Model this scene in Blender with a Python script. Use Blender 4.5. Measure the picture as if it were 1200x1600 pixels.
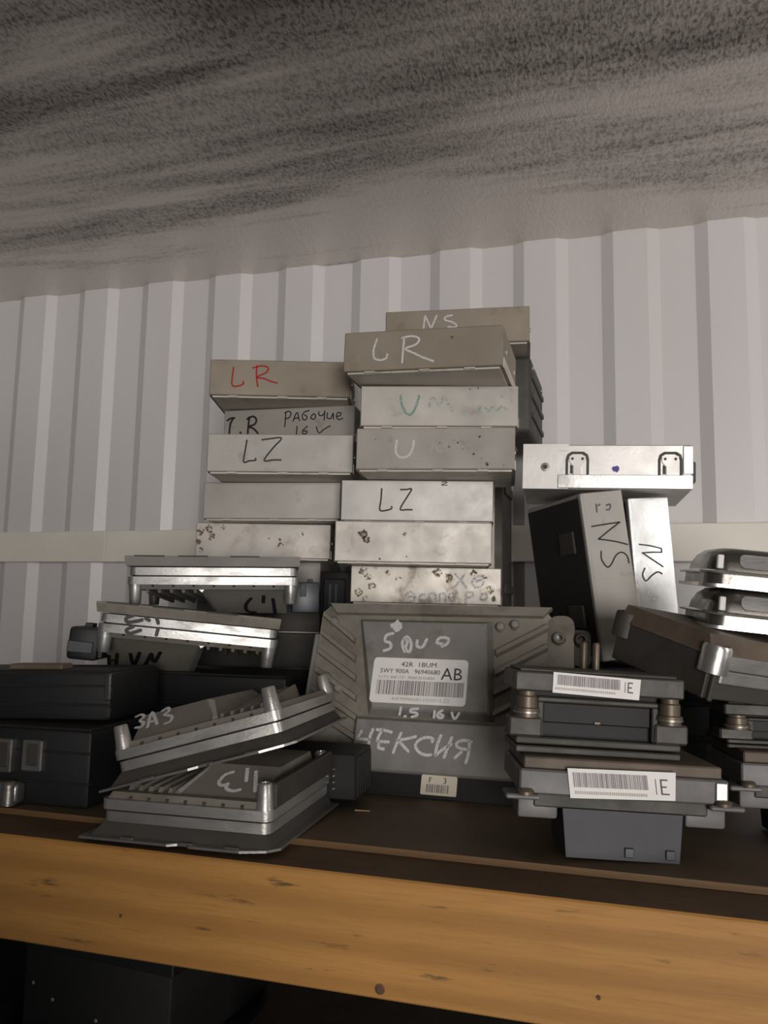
import bpy, bmesh, math, random
from mathutils import Vector, Matrix, Euler

for o in list(bpy.data.objects):
    bpy.data.objects.remove(o, do_unlink=True)
scene = bpy.context.scene
COL = scene.collection
R = math.radians
CZ = 1.45                      # camera height above the floor; all heights below are relative to it

# ------------------------------------------------------------------ camera
cam_data = bpy.data.cameras.new('camera')
cam = bpy.data.objects.new('camera', cam_data)
COL.objects.link(cam)
cam_data.sensor_fit = 'VERTICAL'
cam_data.sensor_height = 36.0
cam_data.lens = 36.0 * 1281.0 / 1600.0
cam_data.clip_start = 0.02
yaw, pitch, roll = R(16.87), R(7.05), R(1.06)
fwd = Vector((-math.sin(yaw) * math.cos(pitch), math.cos(yaw) * math.cos(pitch), math.sin(pitch)))
rgt = Vector((math.cos(yaw), math.sin(yaw), 0))
up = rgt.cross(fwd)
r2 = rgt * math.cos(roll) + up * math.sin(roll)
u2 = up * math.cos(roll) - rgt * math.sin(roll)
m = Matrix((r2, u2, -fwd)).transposed().to_4x4()
m.translation = Vector((0, 0, CZ))
cam.matrix_world = m
scene.camera = cam

# ------------------------------------------------------------------ world, lights, exposure
world = bpy.data.worlds.new('world')
scene.world = world
world.use_nodes = True
world.node_tree.nodes['Background'].inputs[0].default_value = (0.85, 0.9, 1.0, 1)
world.node_tree.nodes['Background'].inputs[1].default_value = 0.035

def area(name, loc, target, sx, sy, power, col):
    l = bpy.data.lights.new(name, 'AREA')
    l.shape = 'RECTANGLE'
    l.size, l.size_y, l.energy, l.color = sx, sy, power, col
    o = bpy.data.objects.new(name, l)
    COL.objects.link(o)
    o.location = loc
    o.rotation_euler = (Vector(target) - Vector(loc)).to_track_quat('-Z', 'Y').to_euler()
    return o

area('daylight_from_doorway', (1.50, -3.2, 1.30), (-0.15, 1.0, 1.5), 1.1, 1.4, 104, (1.0, 0.955, 0.92))
area('daylight_from_side_window', (2.15, 0.10, 1.75), (0.0, 0.75, 1.45), 0.7, 0.7, 8.0, (1.0, 0.98, 0.96))

vs = scene.view_settings
vs.view_transform = 'Standard'
vs.look = 'None'
vs.gamma = 1.0
vs.use_curve_mapping = False
vs.exposure = 0.0

# ------------------------------------------------------------------ materials
def nmat(name):
    mt = bpy.data.materials.new(name)
    mt.use_nodes = True
    nt = mt.node_tree
    return mt, nt, nt.nodes['Principled BSDF']

def N(nt, typ, **kw):
    n = nt.nodes.new(typ)
    for k, v in kw.items():
        setattr(n, k, v)
    return n

def coords(nt, scale=(1, 1, 1), rand=True, off=(0, 0, 0)):
    tc = N(nt, 'ShaderNodeTexCoord')
    mp = N(nt, 'ShaderNodeMapping')
    mp.inputs['Scale'].default_value = scale
    mp.inputs['Location'].default_value = off
    if rand:
        oi = N(nt, 'ShaderNodeObjectInfo')
        ad = N(nt, 'ShaderNodeVectorMath', operation='ADD')
        mul = N(nt, 'ShaderNodeMath', operation='MULTIPLY')
        mul.inputs[1].default_value = 7.0
        nt.links.new(oi.outputs['Random'], mul.inputs[0])
        nt.links.new(tc.outputs['Object'], ad.inputs[0])
        nt.links.new(mul.outputs[0], ad.inputs[1])
        nt.links.new(ad.outputs[0], mp.inputs[0])
    else:
        nt.links.new(tc.outputs['Object'], mp.inputs[0])
    return mp.outputs[0]

def noise(nt, vec, scale, detail=4, rough=0.55, dist=0.0):
    n = N(nt, 'ShaderNodeTexNoise')
    n.inputs['Scale'].default_value = scale
    n.inputs['Detail'].default_value = detail
    n.inputs['Roughness'].default_value = rough
    n.inputs['Distortion'].default_value = dist
    nt.links.new(vec, n.inputs['Vector'])
    return n.outputs['Fac']

def ramp(nt, fac, a, b, ca=0.0, cb=1.0):
    n = N(nt, 'ShaderNodeMapRange')
    n.inputs['From Min'].default_value = a
    n.inputs['From Max'].default_value = b
    n.inputs['To Min'].default_value = ca
    n.inputs['To Max'].default_value = cb
    nt.links.new(fac, n.inputs['Value'])
    return n.outputs[0]

def mix(nt, fac, a, b):
    n = N(nt, 'ShaderNodeMix', data_type='RGBA')
    if isinstance(fac, float):
        n.inputs[0].default_value = fac
    else:
        nt.links.new(fac, n.inputs[0])
    for s, v in ((6, a), (7, b)):
        if isinstance(v, tuple):
            n.inputs[s].default_value = (*v, 1)
        else:
            nt.links.new(v, n.inputs[s])
    return n.outputs[2]

def bump(nt, b, h, strength, dist=0.001):
    n = N(nt, 'ShaderNodeBump')
    n.inputs['Strength'].default_value = strength
    n.inputs['Distance'].default_value = dist
    nt.links.new(h, n.inputs['Height'])
    nt.links.new(n.outputs[0], b.inputs['Normal'])

def metal(name, col, rough=0.42, metallic=0.6, dirt=(0.10, 0.075, 0.05), lo=0.58, hi=0.75, amount=0.6, scale=28, grain=0.12, streak=(1, 1, 1)):
    mt, nt, b = nmat(name)
    v = coords(nt, streak)
    cloud = noise(nt, v, 9, 3)
    c1 = mix(nt, ramp(nt, cloud, 0.35, 0.7), tuple(c * 0.86 for c in col), tuple(min(1, c * 1.1) for c in col))
    spots = ramp(nt, noise(nt, v, scale, 6, 0.65), lo, hi, 0.0, amount)
    c2 = mix(nt, spots, c1, dirt)
    nt.links.new(c2, b.inputs['Base Color'])
    b.inputs['Metallic'].default_value = metallic
    nt.links.new(ramp(nt, noise(nt, v, 40, 4), 0.3, 0.7, rough - 0.07, rough + 0.1), b.inputs['Roughness'])
    bump(nt, b, noise(nt, v, 260, 3), grain, 0.0006)
    return mt

def plain(name, col, rough=0.6, metallic=0.0, var=0.12, scale=60, grain=0.05):
    mt, nt, b = nmat(name)
    v = coords(nt)
    f = noise(nt, v, scale, 4)
    c = mix(nt, ramp(nt, f, 0.3, 0.7), tuple(x * (1 - var) for x in col), tuple(min(1, x * (1 + var)) for x in col))
    nt.links.new(c, b.inputs['Base Color'])
    b.inputs['Roughness'].default_value = rough
    b.inputs['Metallic'].default_value = metallic
    bump(nt, b, f, grain, 0.0005)
    return mt

def chalk(name, col, lo, hi, scale=500):
    mt, nt, b = nmat(name)
    b.inputs['Base Color'].default_value = (*col, 1)
    b.inputs['Roughness'].default_value = 0.9
    b.inputs['Specular IOR Level'].default_value = 0.1
    v = coords(nt)
    nt.links.new(ramp(nt, noise(nt, v, scale, 4, 0.6), lo, hi), b.inputs['Alpha'])
    return mt

M = {}
M['tin'] = metal('tin_grey', (0.44, 0.415, 0.38), 0.56, 0.35, amount=0.45, lo=0.60, hi=0.8, scale=45)
M['tin_tan'] = metal('tin_dusty_tan', (0.29, 0.25, 0.195), 0.62, 0.3, amount=0.45, lo=0.58, hi=0.8, scale=40)
M['tin_dull'] = metal('tin_dull_grey', (0.36, 0.335, 0.305), 0.6, 0.3, amount=0.5, lo=0.58, hi=0.78, scale=45)
M['tin_rust'] = metal('tin_blotched', (0.52, 0.485, 0.43), 0.48, 0.4, dirt=(0.13, 0.09, 0.05), amount=0.85, lo=0.54, hi=0.66, scale=26)
M['tin_worn'] = metal('tin_lightly_stained', (0.50, 0.47, 0.43), 0.5, 0.4, dirt=(0.22, 0.16, 0.10), amount=0.6, lo=0.54, hi=0.70, scale=34)
M['tin_bright'] = metal('tin_bright', (0.52, 0.50, 0.47), 0.5, 0.4, amount=0.35, lo=0.62, hi=0.8, scale=45)
M['zinc'] = metal('zinc_plate', (0.70, 0.68, 0.655), 0.42, 0.5, amount=0.25, lo=0.66, hi=0.8, scale=45)
M['tin_white'] = metal('zinc_plated_bright', (0.86, 0.85, 0.83), 0.30, 0.75, dirt=(0.35, 0.3, 0.26), amount=0.4, lo=0.66, hi=0.75, scale=34)
M['tin_plate'] = metal('tin_base_plate', (0.58, 0.53, 0.46), 0.55, 0.25)
M['cast'] = metal('cast_aluminium_dusty', (0.29, 0.265, 0.225), 0.55, 0.45, dirt=(0.07, 0.055, 0.04), amount=0.6, lo=0.5, hi=0.7, scale=16, grain=0.3)
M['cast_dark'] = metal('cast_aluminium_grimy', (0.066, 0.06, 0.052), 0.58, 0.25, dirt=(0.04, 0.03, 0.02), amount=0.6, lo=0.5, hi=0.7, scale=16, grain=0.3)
M['cast_dark2'] = metal('cast_aluminium_sooty', (0.080, 0.073, 0.065), 0.56, 0.3, dirt=(0.05, 0.04, 0.03), amount=0.6, lo=0.5, hi=0.7, scale=16, grain=0.3)
M['cast_grey'] = metal('cast_aluminium_grey', (0.36, 0.345, 0.32), 0.45, 0.55, dirt=(0.10, 0.085, 0.065), amount=0.5, lo=0.55, hi=0.7, scale=20, grain=0.25)
M['band'] = metal('machined_aluminium', (0.50, 0.49, 0.475), 0.40, 0.8, dirt=(0.14, 0.13, 0.12), amount=0.55, lo=0.52, hi=0.66, scale=10, grain=0.25, streak=(1, 1, 3))
M['band_dull'] = metal('machined_aluminium_dull', (0.36, 0.345, 0.325), 0.34, 0.8, dirt=(0.10, 0.085, 0.06), amount=0.55, lo=0.5, hi=0.66, scale=10, grain=0.25, streak=(1, 1, 3))
M['band_mid'] = metal('machined_aluminium_greasy', (0.52, 0.50, 0.475), 0.36, 0.75, dirt=(0.13, 0.11, 0.085), amount=0.5, lo=0.54, hi=0.68, scale=10, grain=0.25, streak=(1, 1, 3))
M['cast_light'] = metal('cast_aluminium_pale', (0.17, 0.163, 0.16), 0.58, 0.3, dirt=(0.10, 0.085, 0.065), amount=0.45, lo=0.56, hi=0.72, scale=18, grain=0.2)
M['steel'] = metal('bright_steel', (0.72, 0.70, 0.66), 0.25, 0.9, amount=0.3)
M['brass'] = metal('tarnished_bolt', (0.15, 0.12, 0.088), 0.45, 0.55, amount=0.4)
M['lid_dark'] = metal('dark_stamped_steel', (0.20, 0.19, 0.175), 0.22, 0.85, amount=0.35)
M['black'] = plain('black_plastic', (0.008, 0.008, 0.0085), 0.55)
M['black_matt'] = plain('black_matt_metal', (0.012, 0.0115, 0.011), 0.65)
M['conn_blue'] = plain('blue_black_plastic', (0.035, 0.04, 0.048), 0.4)
M['conn_grey'] = plain('grey_plastic', (0.048, 0.049, 0.053), 0.6)
M['brown_lid'] = plain('rust_brown_paint', (0.115, 0.086, 0.062), 0.6, var=0.3, scale=40, grain=0.2)
M['paper'] = plain('label_paper', (0.80, 0.77, 0.74), 0.55, var=0.04)
M['paper_cream'] = plain('label_paper_cream', (0.68, 0.62, 0.50), 0.6, var=0.06)
M['ink'] = plain('label_ink', (0.06, 0.055, 0.06), 0.6)
M['ink_grey'] = plain('label_ink_faded', (0.24, 0.22, 0.225), 0.6)
M['ink_pale'] = plain('label_ink_pale', (0.45, 0.42, 0.41), 0.6)
M['marker'] = plain('black_marker', (0.012, 0.011, 0.012), 0.5)
M['marker_grey'] = plain('worn_black_marker', (0.09, 0.085, 0.085), 0.5, var=0.5, scale=200)
M['red'] = chalk('red_marker', (0.40, 0.035, 0.035), 0.20, 0.5)
M['chalk'] = chalk('white_chalk', (0.62, 0.60, 0.60), 0.20, 0.48, 900)
M['chalk_faint'] = chalk('faint_white_chalk', (0.62, 0.62, 0.62), 0.32, 0.80, 900)
M['teal'] = chalk('teal_marker', (0.16, 0.40, 0.35), 0.34, 0.66)
M['teal_faint'] = chalk('faint_teal_marker', (0.24, 0.44, 0.41), 0.44, 0.85)
M['blue_faint'] = chalk('faint_blue_marker', (0.42, 0.44, 0.54), 0.38, 0.78)
M['purple'] = plain('purple_dot', (0.10, 0.07, 0.32), 0.6)
M['rust_spot'] = chalk('rust_spot', (0.085, 0.045, 0.025), 0.36, 0.60, 420)
M['corrosion'] = chalk('brown_corrosion', (0.17, 0.12, 0.07), 0.44, 0.62, 330)
M['rubber'] = plain('dark_bolt_black', (0.03, 0.03, 0.03), 0.4)

def wall_mat():
    mt, nt, b = nmat('white_painted_steel')
    v = coords(nt, (1, 1, 0.3), False)
    f = noise(nt, v, 5, 4)
    c = mix(nt, ramp(nt, f, 0.3, 0.75), (0.60, 0.575, 0.565), (0.66, 0.635, 0.63))
    nt.links.new(c, b.inputs['Base Color'])
    b.inputs['Roughness'].default_value = 0.38
    return mt
M['wall'] = wall_mat()
M['rail'] = plain('cream_painted_rail', (0.74, 0.695, 0.62), 0.5, var=0.05, scale=12)

def ceiling_mat():
    mt, nt, b = nmat('grimy_foil_film')
    vs_ = coords(nt, (0.35, 3.2, 1), False)          # long soot streaks parallel to the wall
    streaks = noise(nt, vs_, 4.2, 7, 0.62, 0.4)
    big = noise(nt, coords(nt, (0.6, 1.0, 1), False), 2.3, 3, 0.5, 0.3)
    vg = coords(nt, (1.0, 0.5, 1), False)
    grain_a = noise(nt, vg, 330, 3, 0.6)
    grain_b = noise(nt, vg, 140, 2, 0.5)
    sm = N(nt, 'ShaderNodeMath', operation='ADD')
    nt.links.new(streaks, sm.inputs[0])
    nt.links.new(ramp(nt, big, 0.3, 0.7, -0.06, 0.06), sm.inputs[1])
    # soot bands run along the wall; the darkening away from it is painted shade
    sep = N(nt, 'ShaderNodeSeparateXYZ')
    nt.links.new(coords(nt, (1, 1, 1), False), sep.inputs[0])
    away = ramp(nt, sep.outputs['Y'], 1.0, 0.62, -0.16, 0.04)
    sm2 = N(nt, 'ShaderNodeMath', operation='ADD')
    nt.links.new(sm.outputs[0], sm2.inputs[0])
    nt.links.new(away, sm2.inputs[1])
    stain = ramp(nt, sm2.outputs[0], 0.40, 0.66)  # soot streaks plus the painted fall-off, light at the wall to dark
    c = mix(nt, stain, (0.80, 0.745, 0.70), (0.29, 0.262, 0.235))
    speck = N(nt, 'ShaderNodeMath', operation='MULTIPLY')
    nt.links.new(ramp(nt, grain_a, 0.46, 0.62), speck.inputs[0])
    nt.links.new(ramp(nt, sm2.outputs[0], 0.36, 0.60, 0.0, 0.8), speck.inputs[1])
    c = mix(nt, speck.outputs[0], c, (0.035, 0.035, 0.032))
    nt.links.new(c, b.inputs['Base Color'])
    b.inputs['Metallic'].default_value = 0.35
    b.inputs['Roughness'].default_value = 0.40
    ad = N(nt, 'ShaderNodeMath', operation='ADD')
    nt.links.new(grain_a, ad.inputs[0])
    nt.links.new(grain_b, ad.inputs[1])
    bump(nt, b, ad.outputs[0], 0.5, 0.002)
    return mt
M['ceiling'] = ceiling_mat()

def wood_mat(name, light, dark, rough=0.6, grime=0.0):
    mt, nt, b = nmat(name)
    v = coords(nt, (1.0, 9, 11), False)
    big = noise(nt, v, 2.2, 3, 0.5, 1.2)
    v2 = coords(nt, (5.0, 60, 90), False)
    fine = noise(nt, v2, 6.0, 4, 0.6)
    wv = N(nt, 'ShaderNodeTexWave', wave_type='BANDS', bands_direction='Z')
    wv.inputs['Scale'].default_value = 1.6
    wv.inputs['Distortion'].default_value = 6.0
    wv.inputs['Detail'].default_value = 3.0
    wv.inputs['Detail Scale'].default_value = 0.7
    nt.links.new(coords(nt, (0.9, 4, 9), False), wv.inputs['Vector'])
    c = mix(nt, ramp(nt, wv.outputs['Fac'], 0.2, 0.9, 0.0, 0.55), light, dark)
    c = mix(nt, ramp(nt, fine, 0.45, 0.75, 0.0, 0.5), c, dark)
    c = mix(nt, ramp(nt, big, 0.45, 0.75, 0.0, 0.4), c, tuple(x * 0.7 for x in light))
    nick = ramp(nt, noise(nt, coords(nt, (9, 40, 60), False), 2.4, 5, 0.65), 0.62, 0.72, 0.0, 0.8)
    c = mix(nt, nick, c, (0.05, 0.03, 0.015))
    if grime:
        g = ramp(nt, noise(nt, coords(nt, (1, 1, 1), False), 18, 6, 0.7), 0.3, 0.6, grime * 0.6, grime)
        c = mix(nt, g, c, (0.035, 0.026, 0.018))
    nt.links.new(c, b.inputs['Base Color'])
    b.inputs['Roughness'].default_value = rough
    bump(nt, b, fine, 0.25, 0.001)
    return mt
M['pine'] = wood_mat('pine_planed', (0.47, 0.235, 0.062), (0.30, 0.135, 0.03))
M['pine_grime'] = wood_mat('pine_greasy_top', (0.30, 0.17, 0.07), (0.16, 0.08, 0.03), 0.7, 0.7)
M['ply'] = wood_mat('hardboard_grimy', (0.24, 0.16, 0.09), (0.15, 0.095, 0.05), 0.65, 0.55)
M['ply_edge'] = wood_mat('hardboard_edge', (0.21, 0.12, 0.05), (0.14, 0.075, 0.03))
M['knot'] = plain('dark_knot', (0.10, 0.05, 0.02), 0.7, var=0.3, scale=400)
M['straw'] = plain('dry_straw', (0.45, 0.33, 0.16), 0.7)
M['concrete'] = plain('concrete', (0.16, 0.155, 0.15), 0.9, scale=8)

# ------------------------------------------------------------------ mesh helpers
class MB:
    """collects shapes; build() links them as one mesh object"""
    def __init__(self):
        self.v, self.f, self.mi, self.cur = [], [], [], 0
    def mat(self, i):
        self.cur = i
        return self
    def add(self, vs, fs):
        n = len(self.v)
        self.v += [tuple(p) for p in vs]
        self.f += [tuple(i + n for i in f) for f in fs]
        self.mi += [self.cur] * len(fs)
        return self
    def box(self, x0, x1, y0, y1, z0, z1):
        vs = [(x, y, z) for z in (z0, z1) for y in (y0, y1) for x in (x0, x1)]
        return self.add(vs, [(0, 2, 3, 1), (4, 5, 7, 6), (0, 1, 5, 4), (2, 6, 7, 3), (0, 4, 6, 2), (1, 3, 7, 5)])
    def rbox(self, x0, x1, y0, y1, z0, z1, bev=0.001, seg=1):
        bm = bmesh.new()
        bmesh.ops.create_cube(bm, size=1)
        for p in bm.verts:
            p.co = Vector(((x0 + x1) / 2 + p.co.x * (x1 - x0), (y0 + y1) / 2 + p.co.y * (y1 - y0), (z0 + z1) / 2 + p.co.z * (z1 - z0)))
        bmesh.ops.bevel(bm, geom=bm.edges[:], offset=bev, segments=seg, affect='EDGES', profile=0.5)
        bm.verts.index_update()
        self.add([p.co for p in bm.verts], [[q.index for q in f.verts] for f in bm.faces])
        bm.free()
        return self
    def loft(self, rings, cap=True):
        n = len(rings[0])
        vs = [p for r in rings for p in r]
        fs = []
        for k in range(len(rings) - 1):
            for i in range(n):
                j = (i + 1) % n
                fs.append((k * n + i, k * n + j, (k + 1) * n + j, (k + 1) * n + i))
        if cap:
            fs.append(tuple(range(n - 1, -1, -1)))
            fs.append(tuple((len(rings) - 1) * n + i for i in range(n)))
        return self.add(vs, fs)
    def cyl(self, p0, p1, r0, r1=None, n=16, cap=True):
        r1 = r0 if r1 is None else r1
        p0, p1 = Vector(p0), Vector(p1)
        d = (p1 - p0).normalized()
        a = d.orthogonal().normalized()
        b = d.cross(a)
        ring = lambda p, r: [p + (a * math.cos(t) + b * math.sin(t)) * r for t in (2 * math.pi * i / n for i in range(n))]
        return self.loft([ring(p0, r0), ring(p1, r1)], cap)
    def lathe(self, p0, axis, prof, n=18):
        p0, d = Vector(p0), Vector(axis).normalized()
        a = d.orthogonal().normalized()
        b = d.cross(a)
        rings = [[p0 + d * h + (a * math.cos(t) + b * math.sin(t)) * max(r, 1e-5) for t in (2 * math.pi * i / n for i in range(n))] for r, h in prof]
        return self.loft(rings)
    def prism_y(self, poly, y0, y1):
        return self.loft([[(x, y0, z) for x, z in poly], [(x, y1, z) for x, z in poly]])
    def prism_x(self, poly, x0, x1):
        return self.loft([[(x0, y, z) for y, z in poly], [(x1, y, z) for y, z in poly]])
    def prism_z(self, poly, z0, z1):
        return self.loft([[(x, y, z0) for x, y in poly], [(x, y, z1) for x, y in poly]])
    def ribbon(self, pts, normal, width, off=0.0003, smooth=True):
        P = [Vector(p) for p in pts]
        nrm = Vector(normal).normalized()
        if smooth and len(P) > 2:
            Q = []
            for i in range(len(P) - 1):
                a, b, c, d = P[max(i - 1, 0)], P[i], P[i + 1], P[min(i + 2, len(P) - 1)]
                for k in range(4):
                    t = k / 4
                    Q.append(0.5 * ((2 * b) + (c - a) * t + (2 * a - 5 * b + 4 * c - d) * t * t + (3 * b - a - 3 * c + d) * t ** 3))
            Q.append(P[-1])
            P = Q
        L, n = [], len(P)
        t0 = (P[1] - P[0]).normalized()
        t1 = (P[-1] - P[-2]).normalized()
        P = [P[0] - t0 * width * 0.35] + P + [P[-1] + t1 * width * 0.35]
        for i, p in enumerate(P):
            t = (P[min(i + 1, len(P) - 1)] - P[max(i - 1, 0)])
            s = nrm.cross(t.normalized()) if t.length > 1e-9 else Vector((1, 0, 0))
            wd = width * (0.5 if 0 < i < len(P) - 1 else 0.28)
            L += [p + s * wd + nrm * off, p - s * wd + nrm * off]
        return self.add(L, [(2 * i, 2 * i + 2, 2 * i + 3, 2 * i + 1) for i in range(len(P) - 1)])
    def flipz(self):
        self.v = [(x, y, -z) for x, y, z in self.v]
        return self
    def build(self, name, mats, parent=None, smooth=None, flip=False):
        if flip:
            self.flipz()
        me = bpy.data.meshes.new(name)
        me.from_pydata([tuple(p) for p in self.v], [], self.f)
        bm = bmesh.new()
        bm.from_mesh(me)
        bmesh.ops.recalc_face_normals(bm, faces=bm.faces[:])
        bm.to_mesh(me)
        bm.free()
        for mm in (mats if isinstance(mats, (list, tuple)) else [mats]):
            me.materials.append(M[mm])
        me.polygons.foreach_set('material_index', self.mi)
        if smooth:
            me.polygons.foreach_set('use_smooth', [True] * len(me.polygons))
            me.set_sharp_from_angle(angle=R(smooth))
        me.update()
        o = bpy.data.objects.new(name, me)
        COL.objects.link(o)
        if parent:
            o.parent = parent
        return o

def thing(name, label, cat, pos, rot=(0, 0, 0), group=None):
    o = bpy.data.objects.new(name, None)
    o.empty_display_size = 0.02
    COL.objects.link(o)
    o.location = (pos[0], pos[1], pos[2] + CZ)
    o.rotation_euler = tuple(R(a) for a in rot)
    o['label'], o['category'] = label, cat
    if group:
        o['group'] = group
    return o

def struct(o):
    o['kind'] = 'structure'
    o.location.z += CZ
    return o

def tagged(o, label):
    o['label'] = label
    return o

def text_part(parent, name, s, x, z, size, mat, y=-0.0006, squash=1.0, align='LEFT'):
    cu = bpy.data.curves.new(name, 'FONT')
    cu.body, cu.size, cu.align_x = s, size, align
    cu.resolution_u = 2
    t = bpy.data.objects.new(name, cu)
    COL.objects.link(t)
    dg = bpy.context.evaluated_depsgraph_get()
    me = bpy.data.meshes.new_from_object(t.evaluated_get(dg))
    bpy.data.objects.remove(t, do_unlink=True)
    bpy.data.curves.remove(cu)
    me.name = name
    for p in me.vertices:
        p.co = (x + p.co.x * squash, y, z + p.co.y)
    me.materials.clear()
    me.materials.append(M[mat])
    o = bpy.data.objects.new(name, me)
    COL.objects.link(o)
    o.parent = parent
    return o

def barcode(parent, x0, x1, z0, z1, mat, y=-0.0006, seed=1, unit=0.0004):
    rnd = random.Random(seed)
    mb = MB()
    x = x0
    while x < x1:
        w = unit * rnd.choice((1, 1, 2, 3))
        w = min(w, x1 - x)
        mb.add([(x, y, z0), (x + w, y, z0), (x + w, y, z1), (x, y, z1)], [(0, 1, 2, 3)])
        x += w + unit * rnd.choice((1, 1, 2))
    return mb.build('barcode', mat, parent)

def rounded_poly(x0, x1, z0, z1, r, n=4):
    pts = []
    for cx, cz, a in ((x1 - r, z1 - r, 0), (x0 + r, z1 - r, 90), (x0 + r, z0 + r, 180), (x1 - r, z0 + r, 270)):
        for k in range(n + 1):
            t = R(a + 90 * k / n)
            pts.append((cx + r * math.cos(t), cz + r * math.sin(t)))
    return pts

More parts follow.
